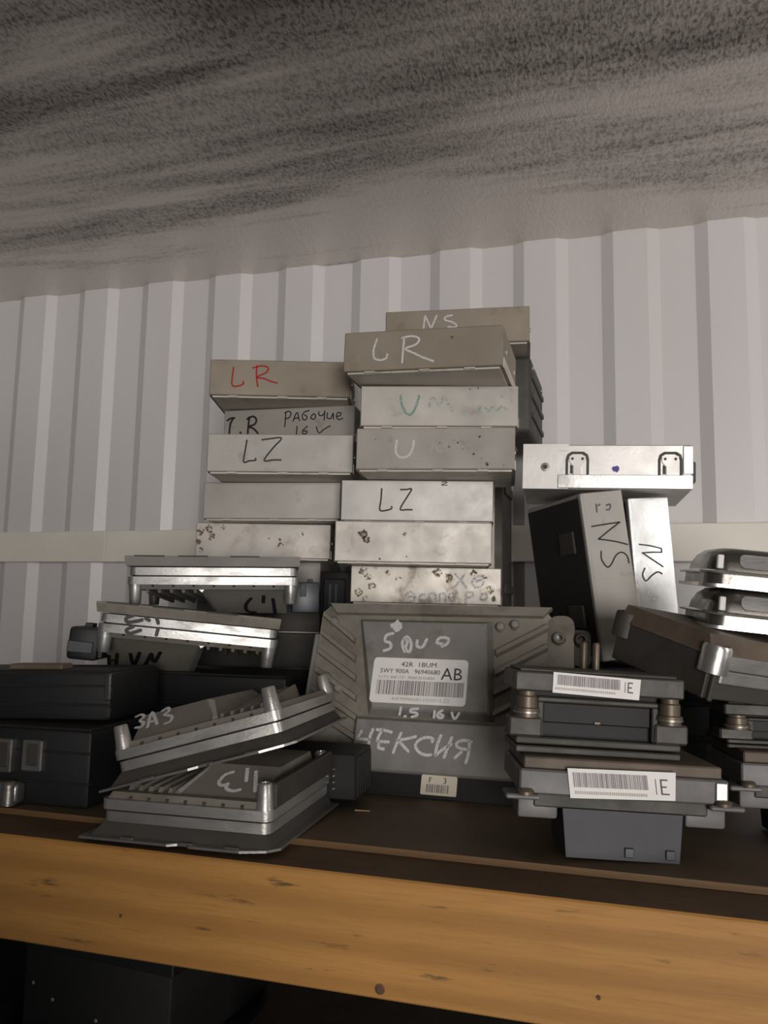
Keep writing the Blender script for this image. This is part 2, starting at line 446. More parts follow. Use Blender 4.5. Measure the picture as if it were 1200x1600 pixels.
# handwriting, as strokes in each face's own plane (tenths of a millimetre)
STROKES = {
 'L1': [[[-504,320],[-511,230],[-511,124],[-449,114],[-393,139],[-394,167]],[[-253,341],[-255,235],[-236,114]],[[-298,317],[-207,342],[-138,327],[-147,273],[-248,217],[-167,202],[-97,173],[-28,158]]],
 'L2': [[[-651,331],[-687,254],[-695,143]],[[-725,300],[-689,323],[-638,326]],[[-565,160],[-554,150]],[[-458,331],[-468,245],[-472,142]],[[-488,308],[-420,337],[-376,303],[-392,247],[-460,220],[-403,194],[-350,138]]],
 'L2b': [[[-29,362],[-32,277],[-37,204]],[[-41,363],[8,378],[34,347],[10,304],[-27,296]],[[61,261],[84,333],[109,356],[123,295],[136,265]],[[73,292],[128,300]],[[245,375],[196,365],[167,329],[173,281],[203,272],[222,303],[191,331]],[[271,313],[300,336],[321,306],[301,275],[267,289],[271,313]],[[356,358],[360,321],[394,313],[423,343],[423,360],[420,259]],[[455,342],[456,281],[498,280],[521,336],[527,266]],[[561,296],[602,304],[609,333],[570,334],[561,289],[591,259],[632,274]],[[108,203],[103,114]],[[229,199],[181,159],[172,124],[207,113],[226,141],[186,147]],[[331,190],[362,117],[422,158],[490,193]]],
 'L3': [[[-350,350],[-364,244],[-377,119],[-315,131],[-255,136],[-253,159]],[[-193,354],[-99,368],[13,373],[-73,269],[-163,137],[-69,142],[16,143]]],
 'L4': [[[-330,304],[-389,295],[-394,232],[-388,170],[-316,161]],[[-391,232],[-337,242]],[[-120,322],[-196,319],[-221,277],[-139,233],[-106,197],[-155,162],[-236,176]]],
 'R0': [[[-359,202],[-344,341]],[[-344,341],[-277,194]],[[-277,194],[-216,336]],[[-47,333],[-116,319],[-127,284],[-46,256],[0,218],[-22,195],[-92,205]]],
 'R1': [[[-429,318],[-458,217],[-448,134],[-385,115],[-334,129],[-324,169]],[[-167,315],[-173,203],[-179,77]],[[-188,316],[-96,330],[-24,302],[-53,248],[-153,212],[-70,167],[12,123],[117,82]]],
 'R2': [[[-375,319],[-359,222],[-305,133],[-253,148],[-207,255],[-194,319]]],
 'R2b': [[[-94,212],[-58,308],[6,219],[50,312],[88,244],[135,170]],[[389,160],[394,213]],[[450,202],[481,164],[522,207],[563,171],[604,213],[661,181]]],
 'R3': [[[-370,300],[-378,184],[-324,131],[-252,152],[-212,225],[-203,299]]],
 'R3b': [[[-34,172],[-16,277],[52,182],[118,287]]],
 'R4': [[[-362,348],[-367,237],[-376,124],[-311,122],[-258,139],[-256,163]],[[-167,339],[-107,340],[-52,344],[-106,250],[-167,136],[-103,131],[-44,131]]],
 'R4b': [[[255,419],[286,423],[310,415],[251,391],[314,389]]],
 'R6': [[[310,331],[371,262],[426,190]],[[404,329],[357,262],[314,201]],[[604,321],[530,304],[481,243],[531,196],[597,227],[590,277],[531,260]],[[-207,99],[-157,136],[-110,101],[-119,45],[-185,19]],[[-172,84],[-112,85]],[[-6,114],[-52,98],[-55,53],[1,44]],[[45,41],[48,113],[104,114],[109,43]],[[149,44],[152,115],[204,121],[213,49]],[[244,80],[304,95],[287,130],[248,110],[252,60],[308,55]],[[424,24],[427,134],[482,145],[502,112],[439,84]],[[572,74],[586,128],[633,127],[626,71],[578,74]]],
 'S2': [[[-146,1233],[-13,1241],[147,1248]],[[147,1248],[24,1181],[-96,1111]],[[-96,1111],[54,1078],[194,1033]],[[-86,997],[-94,921],[-48,846],[3,874],[55,942],[117,967],[170,930],[180,862]]],
 'S2b': [[[-70,1436],[-73,1362]],[[-54,1420],[-29,1432]],[[33,1416],[74,1421],[60,1376],[27,1375]]],
 'S3': [[[-141,1104],[-28,1086],[90,1056]],[[90,1056],[91,1022]],[[91,1019],[-18,1024],[-117,1022]],[[-117,1022],[-10,950],[91,881]],[[-105,876],[-135,814],[-106,756],[-41,802],[26,834],[73,815]]],
 'C1': [[[-595,1457],[-659,1437],[-663,1380],[-612,1363],[-606,1312],[-668,1286]],[[-464,1284],[-497,1366],[-462,1429],[-412,1369],[-418,1285],[-458,1312],[-449,1396],[-477,1404]],[[-356,1395],[-351,1339],[-299,1335],[-267,1410]],[[-114,1365],[-169,1381],[-141,1428],[-65,1421],[-73,1370],[-119,1346]]],
 'C1c': [[[-440,767],[-447,699]],[[-399,688],[-388,688]],[[-282,761],[-342,753],[-347,729],[-298,724],[-284,703],[-333,686]],[[-130,749],[-130,691]],[[-61,758],[-97,732],[-97,699],[-63,692],[-50,714],[-89,723]],[[24,743],[42,700],[63,694],[90,742]]],
 'C1d': [[[-779,535],[-806,471]],[[-811,465],[-692,464]],[[-674,558],[-693,495],[-699,430]],[[-638,555],[-573,555],[-500,540]],[[-585,558],[-612,505],[-622,458]],[[-619,453],[-516,455]],[[-604,450],[-603,400],[-552,391]],[[-412,540],[-442,449],[-465,364]],[[-276,517],[-354,493],[-431,474]],[[-431,474],[-382,430],[-328,384]],[[-128,479],[-123,506],[-183,515],[-249,483],[-272,432],[-227,380],[-168,364],[-126,370]],[[-54,539],[-80,450],[-89,365]],[[-89,365],[-27,422],[45,471]],[[43,528],[16,445],[-10,354]],[[199,500],[198,403],[180,321]],[[218,501],[145,510],[91,482],[106,445],[196,433]],[[136,411],[80,354]]],
 'LE3': [[[-612,404,452],[-573,415,459],[-534,378,437],[-556,346,417],[-509,303,390],[-520,264,367],[-569,277,374]],[[-455,240,352],[-482,412,457],[-382,251,358]],[[-462,298,387],[-403,297,386]],[[-389,390,444],[-350,414,458],[-324,368,431],[-351,340,413],[-281,299,388],[-272,245,355],[-315,233,347]]],
 'LE4': [[[211,333,408],[161,306,392],[143,245,354],[178,218,338],[218,236,349]],[[218,236,349],[222,199,327],[278,182,316],[329,196,325]],[[303,365,429],[340,267,368]],[[377,349,419],[443,192,322]],[[419,244,354],[468,248,356]]],
 'LE1': [[[324,256,-361],[275,349,-419],[285,444,-477],[364,466,-490]],[[438,221,-340],[435,317,-399]],[[523,262,-365],[546,480,-499]]],
 'LE2': [[[-704,422,-463],[-721,580,-561]],[[-711,503,-514],[-660,487,-504]],[[-626,380,-438],[-662,570,-554]],[[-511,360,-426],[-502,542,-538],[-428,332,-408]],[[-407,541,-537],[-327,329,-406]],[[-327,329,-406],[-318,466,-491],[-247,294,-385]]],
 'LE2b': [[[-468,-94],[-519,-119],[-503,-151],[-428,-135],[-388,-120]],[[-363,-103],[-329,-120]],[[-276,-85],[-253,-137]],[[-449,-180],[-505,-217],[-471,-241],[-387,-206]],[[-248,-176],[-256,-236]]],
}


def writing(parent, key, width, mat, name='marker_writing', label=None, normal=(0, -1, 0), off=0.0003):
    mb = MB()
    for st in STROKES[key]:
        if len(st[0]) == 2:
            pts = [(a * 1e-4, 0, b * 1e-4) for a, b in st]
        else:
            pts = [(a * 1e-4, b * 1e-4, c * 1e-4) for a, b, c in st]
        mb.ribbon(pts, normal, width, off)
    o = mb.build(name, mat, parent)
    if label:
        o['label'] = label
    return o

# ------------------------------------------------------------------ the setting
WALL_Y, PITCH, X0, H8 = 1.058, 0.115, -0.9434, 0.004
def wall():
    prof = []
    for k in range(-14, 30):
        u = X0 + k * PITCH
        prof += [(u - 0.0077, WALL_Y + H8), (u + 0.0077, WALL_Y - H8), (u + 0.0498, WALL_Y - H8), (u + 0.0652, WALL_Y + H8)]
    z0, z1 = -CZ, 0.53
    mb = MB()
    n = len(prof)
    vs = [(x, y, z0) for x, y in prof] + [(x, y, z1) for x, y in prof]
    mb.add(vs, [(i, i + 1, n + i + 1, n + i) for i in range(n - 1)])
    o = struct(mb.build('wall_back', 'wall'))
    o['label'] = 'white corrugated steel sheet wall behind the shelf'
    return o
wall()

def ceiling():
    mb = MB()
    nx, ny = 150, 60
    xs = [-2.5 + 4.7 * i / nx for i in range(nx + 1)]
    ys = [-1.6 + 2.68 * j / ny for j in range(ny + 1)]
    def z(x, y):
        sag = 0.0025 * math.sin(y * 23 + 0.6 * math.sin(x * 2.1)) + 0.0018 * math.sin(y * 41 + x * 1.7) + 0.0012 * math.sin(x * 9 + y * 5)
        return 0.4985 + sag * min(1.0, max(0.0, (1.0 - y) / 0.25))
    vs = [(x, y, z(x, y)) for y in ys for x in xs]
    mb.add(vs, [(j * (nx + 1) + i, j * (nx + 1) + i + 1, (j + 1) * (nx + 1) + i + 1, (j + 1) * (nx + 1) + i) for j in range(ny) for i in range(nx)])
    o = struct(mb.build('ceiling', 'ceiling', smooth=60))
    o['label'] = 'sagging grey embossed film ceiling with dark sooty streaks'
ceiling()

fl = struct(MB().box(-2.5, 2.2, -1.6, 1.08, -CZ - 0.05, -CZ).build('floor', 'concrete'))
for nm, a, b_ in (('trim_1', -2.4, -0.749), ('trim_2', -0.7485, 2.1)):
    o = struct(MB().rbox(a, b_, 1.044, 1.0538, 0.0683, 0.1145, 0.001).build(nm, 'rail'))
    o['label'] = 'cream flat rail screwed across the corrugated wall'

# ------------------------------------------------------------------ the wooden shelf
S = -0.155
shelf = thing('wooden_shelf', 'wooden shelf with thick planed pine beam along its grimy front', 'shelf', (0, 0, -CZ))
def zz(v):
    return v + CZ
mb = MB()
mb.rbox(-1.5, 1.0, 0.501, 0.575, zz(-0.2295), zz(-0.1597), 0.0012)
bm_ = mb.build('front_beam', ['pine', 'pine_grime'], shelf)
for p in bm_.data.polygons:
    if p.normal.z > 0.9:
        p.material_index = 1
mb = MB().box(-1.5, 1.0, 0.5475, 1.045, zz(-0.1594), zz(S))
bd = mb.build('shelf_board', ['ply', 'ply_edge'], shelf)
for p in bd.data.polygons:
    if p.normal.y < -0.9:
        p.material_index = 1
for x in (-1.48, 0.92):
    for y0, y1 in ((0.505, 0.57), (0.975, 1.04)):
        MB().rbox(x, x + 0.06, y0, y1, 0.0, zz(-0.2298 if y0 < 0.6 else -0.1597), 0.001).build('post', 'pine', shelf)
MB().rbox(-1.5, 1.0, 0.985, 1.042, zz(-0.2295), zz(-0.1597), 0.001).build('back_beam', 'pine', shelf)
MB().box(-1.5, 1.0, 0.575, 1.04, zz(-0.56), zz(-0.545)).build('lower_board', 'ply', shelf)
for kx, kz, kr in ((-0.149, -0.2235, 0.0032), (-0.022, -0.2100, 0.0014), (-0.33, -0.2030, 0.0012)):
    MB().lathe((kx, 0.5014, zz(kz)), (0, -1, 0), ((kr, 0), (kr, 0.0005), (kr * 0.6, 0.0009), (kr * 0.2, 0.0007)), 12).build('knot', 'knot', shelf, 40)

# ------------------------------------------------------------------ unseen cabinet, added behind the camera to darken the lower left of the shelf
cab = thing('light_blocking_cabinet', 'brown cabinet added unseen behind the camera to shade the lower left of the shelf', 'cabinet', (-0.15, -0.30, -CZ))
MB().rbox(-0.23, 0.23, -0.35, 0.0, 0.0, 1.315, 0.003).build('carcass', 'brown_lid', cab)
MB().rbox(-0.24, 0.24, -0.36, 0.008, 1.315, 1.332, 0.003).build('top_board', 'brown_lid', cab)
for x in (-0.226, 0.002):
    dr = MB().rbox(x, x + 0.224, -0.001, 0.016, 0.06, 1.28, 0.002).build('door', 'brown_lid', cab)
    hx = x + (0.19 if x < 0 else 0.022)
    MB().rbox(hx, hx + 0.012, 0.0155, 0.03, 0.75, 0.87, 0.002).build('handle', 'cast_dark', dr)

# ------------------------------------------------------------------ folded tin cases
def tin_case(label, pos, rot, w, h, mat, d=0.105, plate=True, group='stacked tin cases', hidden=False, smooth=None):
    t = thing('tin_case', label, 'metal case', pos, rot, group)
    body = MB()
    body.rbox(-w / 2, w / 2, 0, d, 0.0016, h, 0.0008)
    body.build('body', mat, t)
    pl = MB().box(-w / 2 + 0.003, w / 2 - 0.003, 0.004, d - 0.004, 0, 0.0022)
    for u in (-0.33, 0.02, 0.3):                       # folded tabs of the base plate
        pl.box(u * w - 0.005, u * w + 0.005, 0.0015, 0.006, 0.0004, 0.0019)
    pl.build('base_plate', 'tin_plate', t)
    if not hidden:
        for sx in (-1, 1):
            for yy in (0.02, d - 0.02):
                MB().lathe((sx * w / 2, yy, h * 0.5), (sx, 0, 0), ((0.0028, -0.0002), (0.0028, 0.0006), (0.002, 0.0013), (0.0004, 0.0014)), 12).build('screw', 'steel', t, 40)
        for sx in (-1, 1):
            x = sx * w / 2
            MB().box(min(x, x + sx * 0.0007), max(x, x + sx * 0.0007), 0.006, d - 0.002, 0.0016, 0.011).build('side_flange', 'tin_plate', t)
    cn = MB().rbox(-w * 0.38, w * 0.38, d - 0.001, d + 0.010, 0.008, h - 0.008, 0.001)
    for k in range(9):
        x = -w * 0.34 + k * w * 0.085
        cn.box(x, x + 0.006, d + 0.0095, d + 0.0125, 0.012, h - 0.012)
    cn.build('connector', 'black', t)
    return t

def spot(parent, u, v, r, mat='rust_spot', seed=0, name='stain'):
    rnd = random.Random(seed)
    n = 11
    pts = [(u + r * rnd.uniform(0.55, 1.15) * math.cos(2 * math.pi * i / n), -0.00025, v + r * rnd.uniform(0.5, 1.1) * math.sin(2 * math.pi * i / n)) for i in range(n)]
    return MB().add(pts, [tuple(range(n))]).build(name, mat, parent)

# right-hand stack, bottom to top
R6 = tin_case('blotchy tin case with faint blue writing, lowest visible in right stack', (-0.207, 0.8364, 0.0093), (0, 0.4, 12.53), 0.1574, 0.0398, 'tin_rust')
for u, v, r_, sd in ((-0.066, 0.034, 0.0060, 21), (-0.060, 0.028, 0.0045, 22), (-0.057, 0.019, 0.0050, 23), (-0.070, 0.012, 0.0050, 24), (-0.064, 0.005, 0.0045, 25), (-0.028, 0.027, 0.0035, 26), (0.012, 0.034, 0.0055, 27), (0.024, 0.029, 0.0060, 28), (0.050, 0.034, 0.0045, 29), (0.068, 0.018, 0.0050, 30), (0.072, 0.008, 0.0040, 31), (-0.040, 0.033, 0.0035, 32), (0.062, 0.031, 0.0035, 33)):
    spot(R6, u, v, r_, 'corrosion', sd)
writing(R6, 'R6', 0.0026, 'blue_faint', label='faint blue handwriting')
R5 = tin_case('unmarked stained tin case under the thin black LZ one', (-0.2103, 0.7949, 0.0496), (0, 0.2, 12.99), 0.158, 0.0426, 'tin_worn')
for u, v, r_, sd in ((-0.008, 0.030, 0.0024, 1), (-0.006, 0.0075, 0.0009, 2), (-0.05, 0.030, 0.0055, 3), (-0.047, 0.024, 0.0045, 13), (-0.033, 0.0045, 0.0012, 5)):
    spot(R5, u, v, r_, 'rust_spot', sd)
R4 = tin_case('pale tin case marked LZ in thin black, in the right stack', (-0.2103, 0.8076, 0.0929), (0, 0.28, 11.31), 0.1565, 0.0436, 'tin_bright')
writing(R4, 'R4', 0.0017, 'marker', label='black marker letters LZ')
writing(R4, 'R4b', 0.0009, 'marker', label='small black mark')
R3 = tin_case('dull tin case marked U N in white with dark specks', (-0.1804, 0.7589, 0.1371), (0, 0.41, 8.46), 0.1538, 0.0423, 'tin_dull')
writing(R3, 'R3', 0.0021, 'chalk', 'chalk_writing', 'white chalk letter U')
writing(R3, 'R3b', 0.0021, 'chalk_faint', 'chalk_writing', 'faint white chalk letter')
rnd = random.Random(4)
for u, v, r_ in ((0.0430, 0.0335, 0.0016), (0.050, 0.0065, 0.0021), (0.0375, 0.0165, 0.0013), (0.022, 0.0275, 0.0010), (0.014, 0.0235, 0.0011), (0.008, 0.022, 0.0009), (0.066, 0.0055, 0.0007), (0.005, 0.0275, 0.0008), (-0.058, 0.031, 0.0007), (0.027, 0.021, 0.0009), (0.045, 0.0125, 0.0009), (0.018, 0.03, 0.0007)):
    spot(R3, u, v, r_, 'rust_spot', rnd.randint(0, 999))
R2 = tin_case('tin case marked with a teal U, directly below chalk LR case', (-0.1772, 0.7615, 0.1799), (0, 0.28, 11.88), 0.1534, 0.0418, 'tin')
writing(R2, 'R2', 0.0026, 'teal', label='teal marker letter U')
writing(R2, 'R2b', 0.0026, 'teal_faint', label='faint teal handwriting')
for u, v, r_ in ((0.030, 0.0385, 0.0010), (0.038, 0.0395, 0.0008), (0.061, 0.031, 0.0007), (0.055, 0.0325, 0.0005)):
    spot(R2, u, v, r_, 'rust_spot', int(u * 9999))
R1 = tin_case('tan tin case marked LR in white chalk on right stack', (-0.1825, 0.7097, 0.2224), (0, 1.15, 1.57), 0.150, 0.0395, 'tin_tan')
writing(R1, 'R1', 0.0019, 'chalk', 'chalk_writing', 'white chalk letters LR')
spot(R1, 0.0283, 0.0300, 0.0022, 'rust_spot', 8)
R0 = tin_case('tan tin case marked NS in chalk, topmost at the back', (-0.1766, 0.8398, 0.2887), (0, 0, 7.17), 0.1559, 0.0402, 'tin_tan')
writing(R0, 'R0', 0.0019, 'chalk', 'chalk_writing', 'white chalk letters NS')

# left-hand stack
L6 = tin_case('pale tin case mostly hidden behind the upper upturned unit', (-0.428, 0.900, 0.0201), (0, -1.11, 6.74), 0.1521, 0.0373, 'tin')
L5 = tin_case('pale tin case with brown corrosion at its left end', (-0.3991, 0.8464, 0.0579), (0, 0.04, 15.52), 0.1532, 0.0409, 'tin_worn')
for u, v, r_, sd in ((-0.071, 0.031, 0.0055, 1), (-0.073, 0.019, 0.0045, 2), (-0.062, 0.034, 0.0050, 3), (-0.059, 0.026, 0.0062, 4), (-0.070, 0.010, 0.0035, 14), (-0.046, 0.036, 0.0035, 16), (0.020, 0.0165, 0.0038, 6), (0.019, 0.023, 0.0022, 7), (0.007, 0.024, 0.0016, 9), (0.045, 0.03, 0.0022, 12)):
    spot(L5, u, v, r_, 'corrosion', sd)
L4 = tin_case('tin case with barely legible chalk ES in left stack', (-0.3788, 0.8215, 0.0994), (0, -0.31, 12.32), 0.1532, 0.0421, 'tin')
writing(L4, 'L4', 0.0018, 'chalk_faint', 'chalk_writing', 'faint chalk letters ES')
L3 = tin_case('tin case with bold black LZ in left stack', (-0.3485, 0.772, 0.1421), (0, -0.1, 14.29), 0.1529, 0.0416, 'tin')
writing(L3, 'L3', 0.0017, 'marker', label='black marker letters LZ')
L2 = tin_case('tin case with black Cyrillic handwriting set back in left stack', (-0.3639, 0.8255, 0.1843), (0, -0.41, 4.41), 0.153, 0.0417, 'tin_dull')
writing(L2, 'L2', 0.0023, 'marker', label='bold black marker letters')
writing(L2, 'L2b', 0.0014, 'marker', label='black Cyrillic word and 16V')
L1 = tin_case('tin case marked LR in red on top of left stack', (-0.3566, 0.7836, 0.2266), (0, 0.25, 16.46), 0.151, 0.0405, 'tin_tan')
writing(L1, 'L1', 0.0017, 'red', label='red marker letters LR')

# the cases that carry the two stacks, behind the units in front
hz = (0.0093 - 0.0006 - S) / 4
for k in range(4):
    tin_case('tin case at the bottom of the right stack behind the big unit', (-0.205 + 0.004 * (k % 2), 0.838 + 0.003 * (k % 3), S + k * hz + 0.0002), (0, 0, 11 + k), 0.156, hz - 0.0004, 'tin_dull', group='buried tin cases of the right stack', hidden=True)
hz = (0.0201 - 0.0016 - S) / 4
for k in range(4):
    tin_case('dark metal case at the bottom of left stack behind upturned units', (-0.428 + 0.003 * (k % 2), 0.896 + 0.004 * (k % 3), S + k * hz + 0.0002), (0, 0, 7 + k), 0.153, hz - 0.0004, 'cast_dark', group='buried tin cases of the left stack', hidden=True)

t = thing('black_unit', 'narrow black unit standing on edge between the two tin stacks', 'control unit', (-0.3165, 0.862, S + 0.0003))
MB().rbox(-0.0185, 0.0185, 0, 0.09, 0, 0.2005, 0.002, 2).build('body', 'black', t, 40)
MB().rbox(-0.013, 0.013, -0.004, 0.001, 0.150, 0.192, 0.0015).build('socket', 'black', t)
for k in range(2):
    MB().rbox(-0.006 + 0.007 * k, -0.003 + 0.007 * k, -0.0052, -0.003, 0.156, 0.186, 0.0005).build('socket_rib', 'conn_grey', t)

# ------------------------------------------------------------------ grey housings behind the right stack
t = thing('housing', 'dark grey rounded housing under the topmost NS case', 'housing', (-0.170, 0.890, 0.2005))
MB().rbox(-0.078, 0.067, 0, 0.125, 0, 0.0872, 0.006, 3).build('body', 'cast_dark', t, 40)
for z in (0.018, 0.040, 0.062):
    MB().rbox(0.066, 0.0695, 0.006, 0.115, z, z + 0.006, 0.001).build('rib', 'cast_dark', t)
for y in (0.012, 0.108):
    MB().lathe((0.0665, y, 0.075), (1, 0, 0), ((0.003, 0), (0.003, 0.002), (0.001, 0.0025)), 12).build('screw', 'steel', t, 40)
MB().rbox(-0.05, 0.04, 0.006, 0.1, -0.0003, 0.0015, 0.0005).build('base_plate', 'tin_plate', t)
t = thing('housing', 'tall dark housing standing against the wall behind right stack', 'housing', (-0.175, 0.965, S + 0.0003))
MB().rbox(-0.07, 0.030, 0, 0.075, 0, 0.3545, 0.004, 2).build('body', 'cast_dark', t, 40)
for z in (0.06, 0.18, 0.30):
    MB().rbox(0.0295, 0.0325, 0.008, 0.068, z, z + 0.012, 0.001).build('rib', 'cast_dark', t)
MB().rbox(-0.05, 0.02, -0.002, 0.001, 0.03, 0.32, 0.0005).build('cover_plate', 'tin_plate', t)

# ------------------------------------------------------------------ bright case and two upright cases on the right
t = thing('zinc_case', 'bright zinc case with two stamped latches lying across upright cases', 'metal case', (-0.0224, 0.7946, 0.1202), (-0.24, 1.47, 4.6))
w, d, h = 0.155, 0.11, 0.043
MB().rbox(-w / 2, w / 2, 0, d, 0, h, 0.0009).build('body', 'zinc', t)
MB().prism_y([(-w / 2, 0), (-0.0345, 0), (-0.0345, 0.0055), (-0.0445, 0.0055), (-0.0445, 0.0139), (-0.0445, 0.0368), (-0.0345, 0.0368), (-0.0345, h + 0.0006), (-w / 2, h + 0.0006)], -0.0011, 0.0004).build('end_plate', 'zinc', t)
MB().rbox(-0.0445, w / 2 + 0.0008, -0.0024, 0.0004, 0.0006, 0.0139, 0.0006).build('lower_flange', 'tin_white', t)
for cx in (-0.0262, 0.0583):
    ring = MB()
    outer = [(cx - 0.0108, 0.014), (cx - 0.0108, 0.029), (cx - 0.0095, 0.0335), (cx - 0.0055, 0.0362), (cx + 0.0055, 0.0362), (cx + 0.0095, 0.0335), (cx + 0.0108, 0.029), (cx + 0.0108, 0.014)]
    inner = [(cx + (x - cx) * 0.80, 0.014 + (z - 0.014) * 0.90) for x, z in outer]
    for i in range(len(outer) - 1):
        q = [outer[i], outer[i + 1], inner[i + 1], inner[i]]
        ring.prism_y(q, -0.0013, 0.0004)
    lt = ring.build('latch', 'cast_dark', t)
    MB().prism_y([(cx - 0.0035, 0.0139), (cx + 0.0035, 0.0139), (cx + 0.0035, 0.0215), (cx + 0.0075, 0.0265), (cx + 0.0075, 0.0320), (cx - 0.0075, 0.0320), (cx - 0.0075, 0.0265), (cx - 0.0035, 0.0215)], -0.0016, 0.0004).build('tongue', 'zinc', lt)
    for sx in (-1, 1):
        MB().lathe((cx + sx * 0.0047, -0.0016, 0.0292), (0, -1, 0), ((0.0013, 0), (0.0013, 0.0006), (0.0003, 0.0008)), 10).build('pin', 'cast_dark', lt, 40)
    MB().prism_y([(cx - 0.0065, 0.0150), (cx - 0.0042, 0.0150), (cx - 0.0042, 0.0220), (cx - 0.0065, 0.0235)], -0.0014, 0.0002).build('slot', 'cast_dark', lt)
MB().lathe((-0.0563, -0.0010, 0.0211), (0, -1, 0), ((0.0042, 0), (0.0042, 0.0007), (0.003, 0.0011)), 16).build('screw', 'cast_grey', t, 40)
MB().lathe((-0.0563, -0.0020, 0.0211), (0, -1, 0), ((0.0022, 0), (0.0022, 0.0004)), 12).build('screw_recess', 'cast_dark', t, 40)
spot(t, 0.0091, 0.0196, 0.0036, 'purple', 5, 'ink_dot')
MB().rbox(w / 2 - 0.008, w / 2 + 0.0012, -0.0014, 0.004, 0.0148, h - 0.001, 0.0008).build('corner_clip', 'tin_white', t)
MB().rbox(w / 2 - 0.001, w / 2 + 0.004, 0.004, 0.04, 0.008, 0.028, 0.001).build('side_connector', 'conn_grey', t)

def upright_case(label, pos, rot, mat, key, keyb=None, ink='marker'):
    t = thing('upright_case', label, 'metal case', pos, rot, 'cases standing on end')
    w, d, h = 0.043, 0.12, 0.155
    MB().rbox(-w / 2, w / 2, 0, d, 0, h, 0.0008).build('body', mat, t)
    MB().rbox(-w / 2 - 0.0016, -w / 2 + 0.0004, 0.003, d - 0.003, 0.004, h - 0.004, 0.0005).build('side_shade_sheet', 'black_matt', t)  # black sheet over the left face, its shade put into the colour
    MB().rbox(-w / 2 - 0.0012, -w / 2 + 0.0024, -0.0009, 0.004, 0.001, h - 0.001, 0.0005).build('edge_fold', mat, t)
    MB().rbox(-w * 0.3, w * 0.3, d - 0.001, d + 0.008, 0.02, h - 0.02, 0.001).build('connector', 'black', t)
    for z in (0.03, 0.1):
        MB().rbox(-w / 2 - 0.0035, -w / 2 - 0.001, 0.02, 0.05, z, z + 0.022, 0.001).build('clip', 'cast_dark', t)
    writing(t, key, 0.0014, ink, label='black marker letters NS, turned sideways')
    if keyb:
        writing(t, keyb, 0.0015, 'marker_grey', label='faint grey smudges')
    return t
upright_case('grey upright tin case marked NS, leaning left', (-0.0072, 0.7911, -0.037), (-0.71, -7.72, 30.67), 'tin', 'S2', 'S2b')
upright_case('glaring white upright tin case marked NS', (0.0268, 0.8240, -0.0395), (0, -4.5, 31), 'tin_white', 'S3', None, 'marker_grey')
# what the upright cases stand on
t = thing('housing', 'black housing carrying the two upright NS cases', 'housing', (0.018, 0.762, S + 0.0003), (0, 0, 14))
MB().rbox(-0.052, 0.066, 0, 0.17, 0, 0.1095, 0.003, 2).build('body', 'black_matt', t, 40)
for z in (0.02, 0.05, 0.08):
    MB().rbox(-0.048, 0.06, -0.0015, 0.001, z, z + 0.006, 0.0005).build('rib', 'black_matt', t)

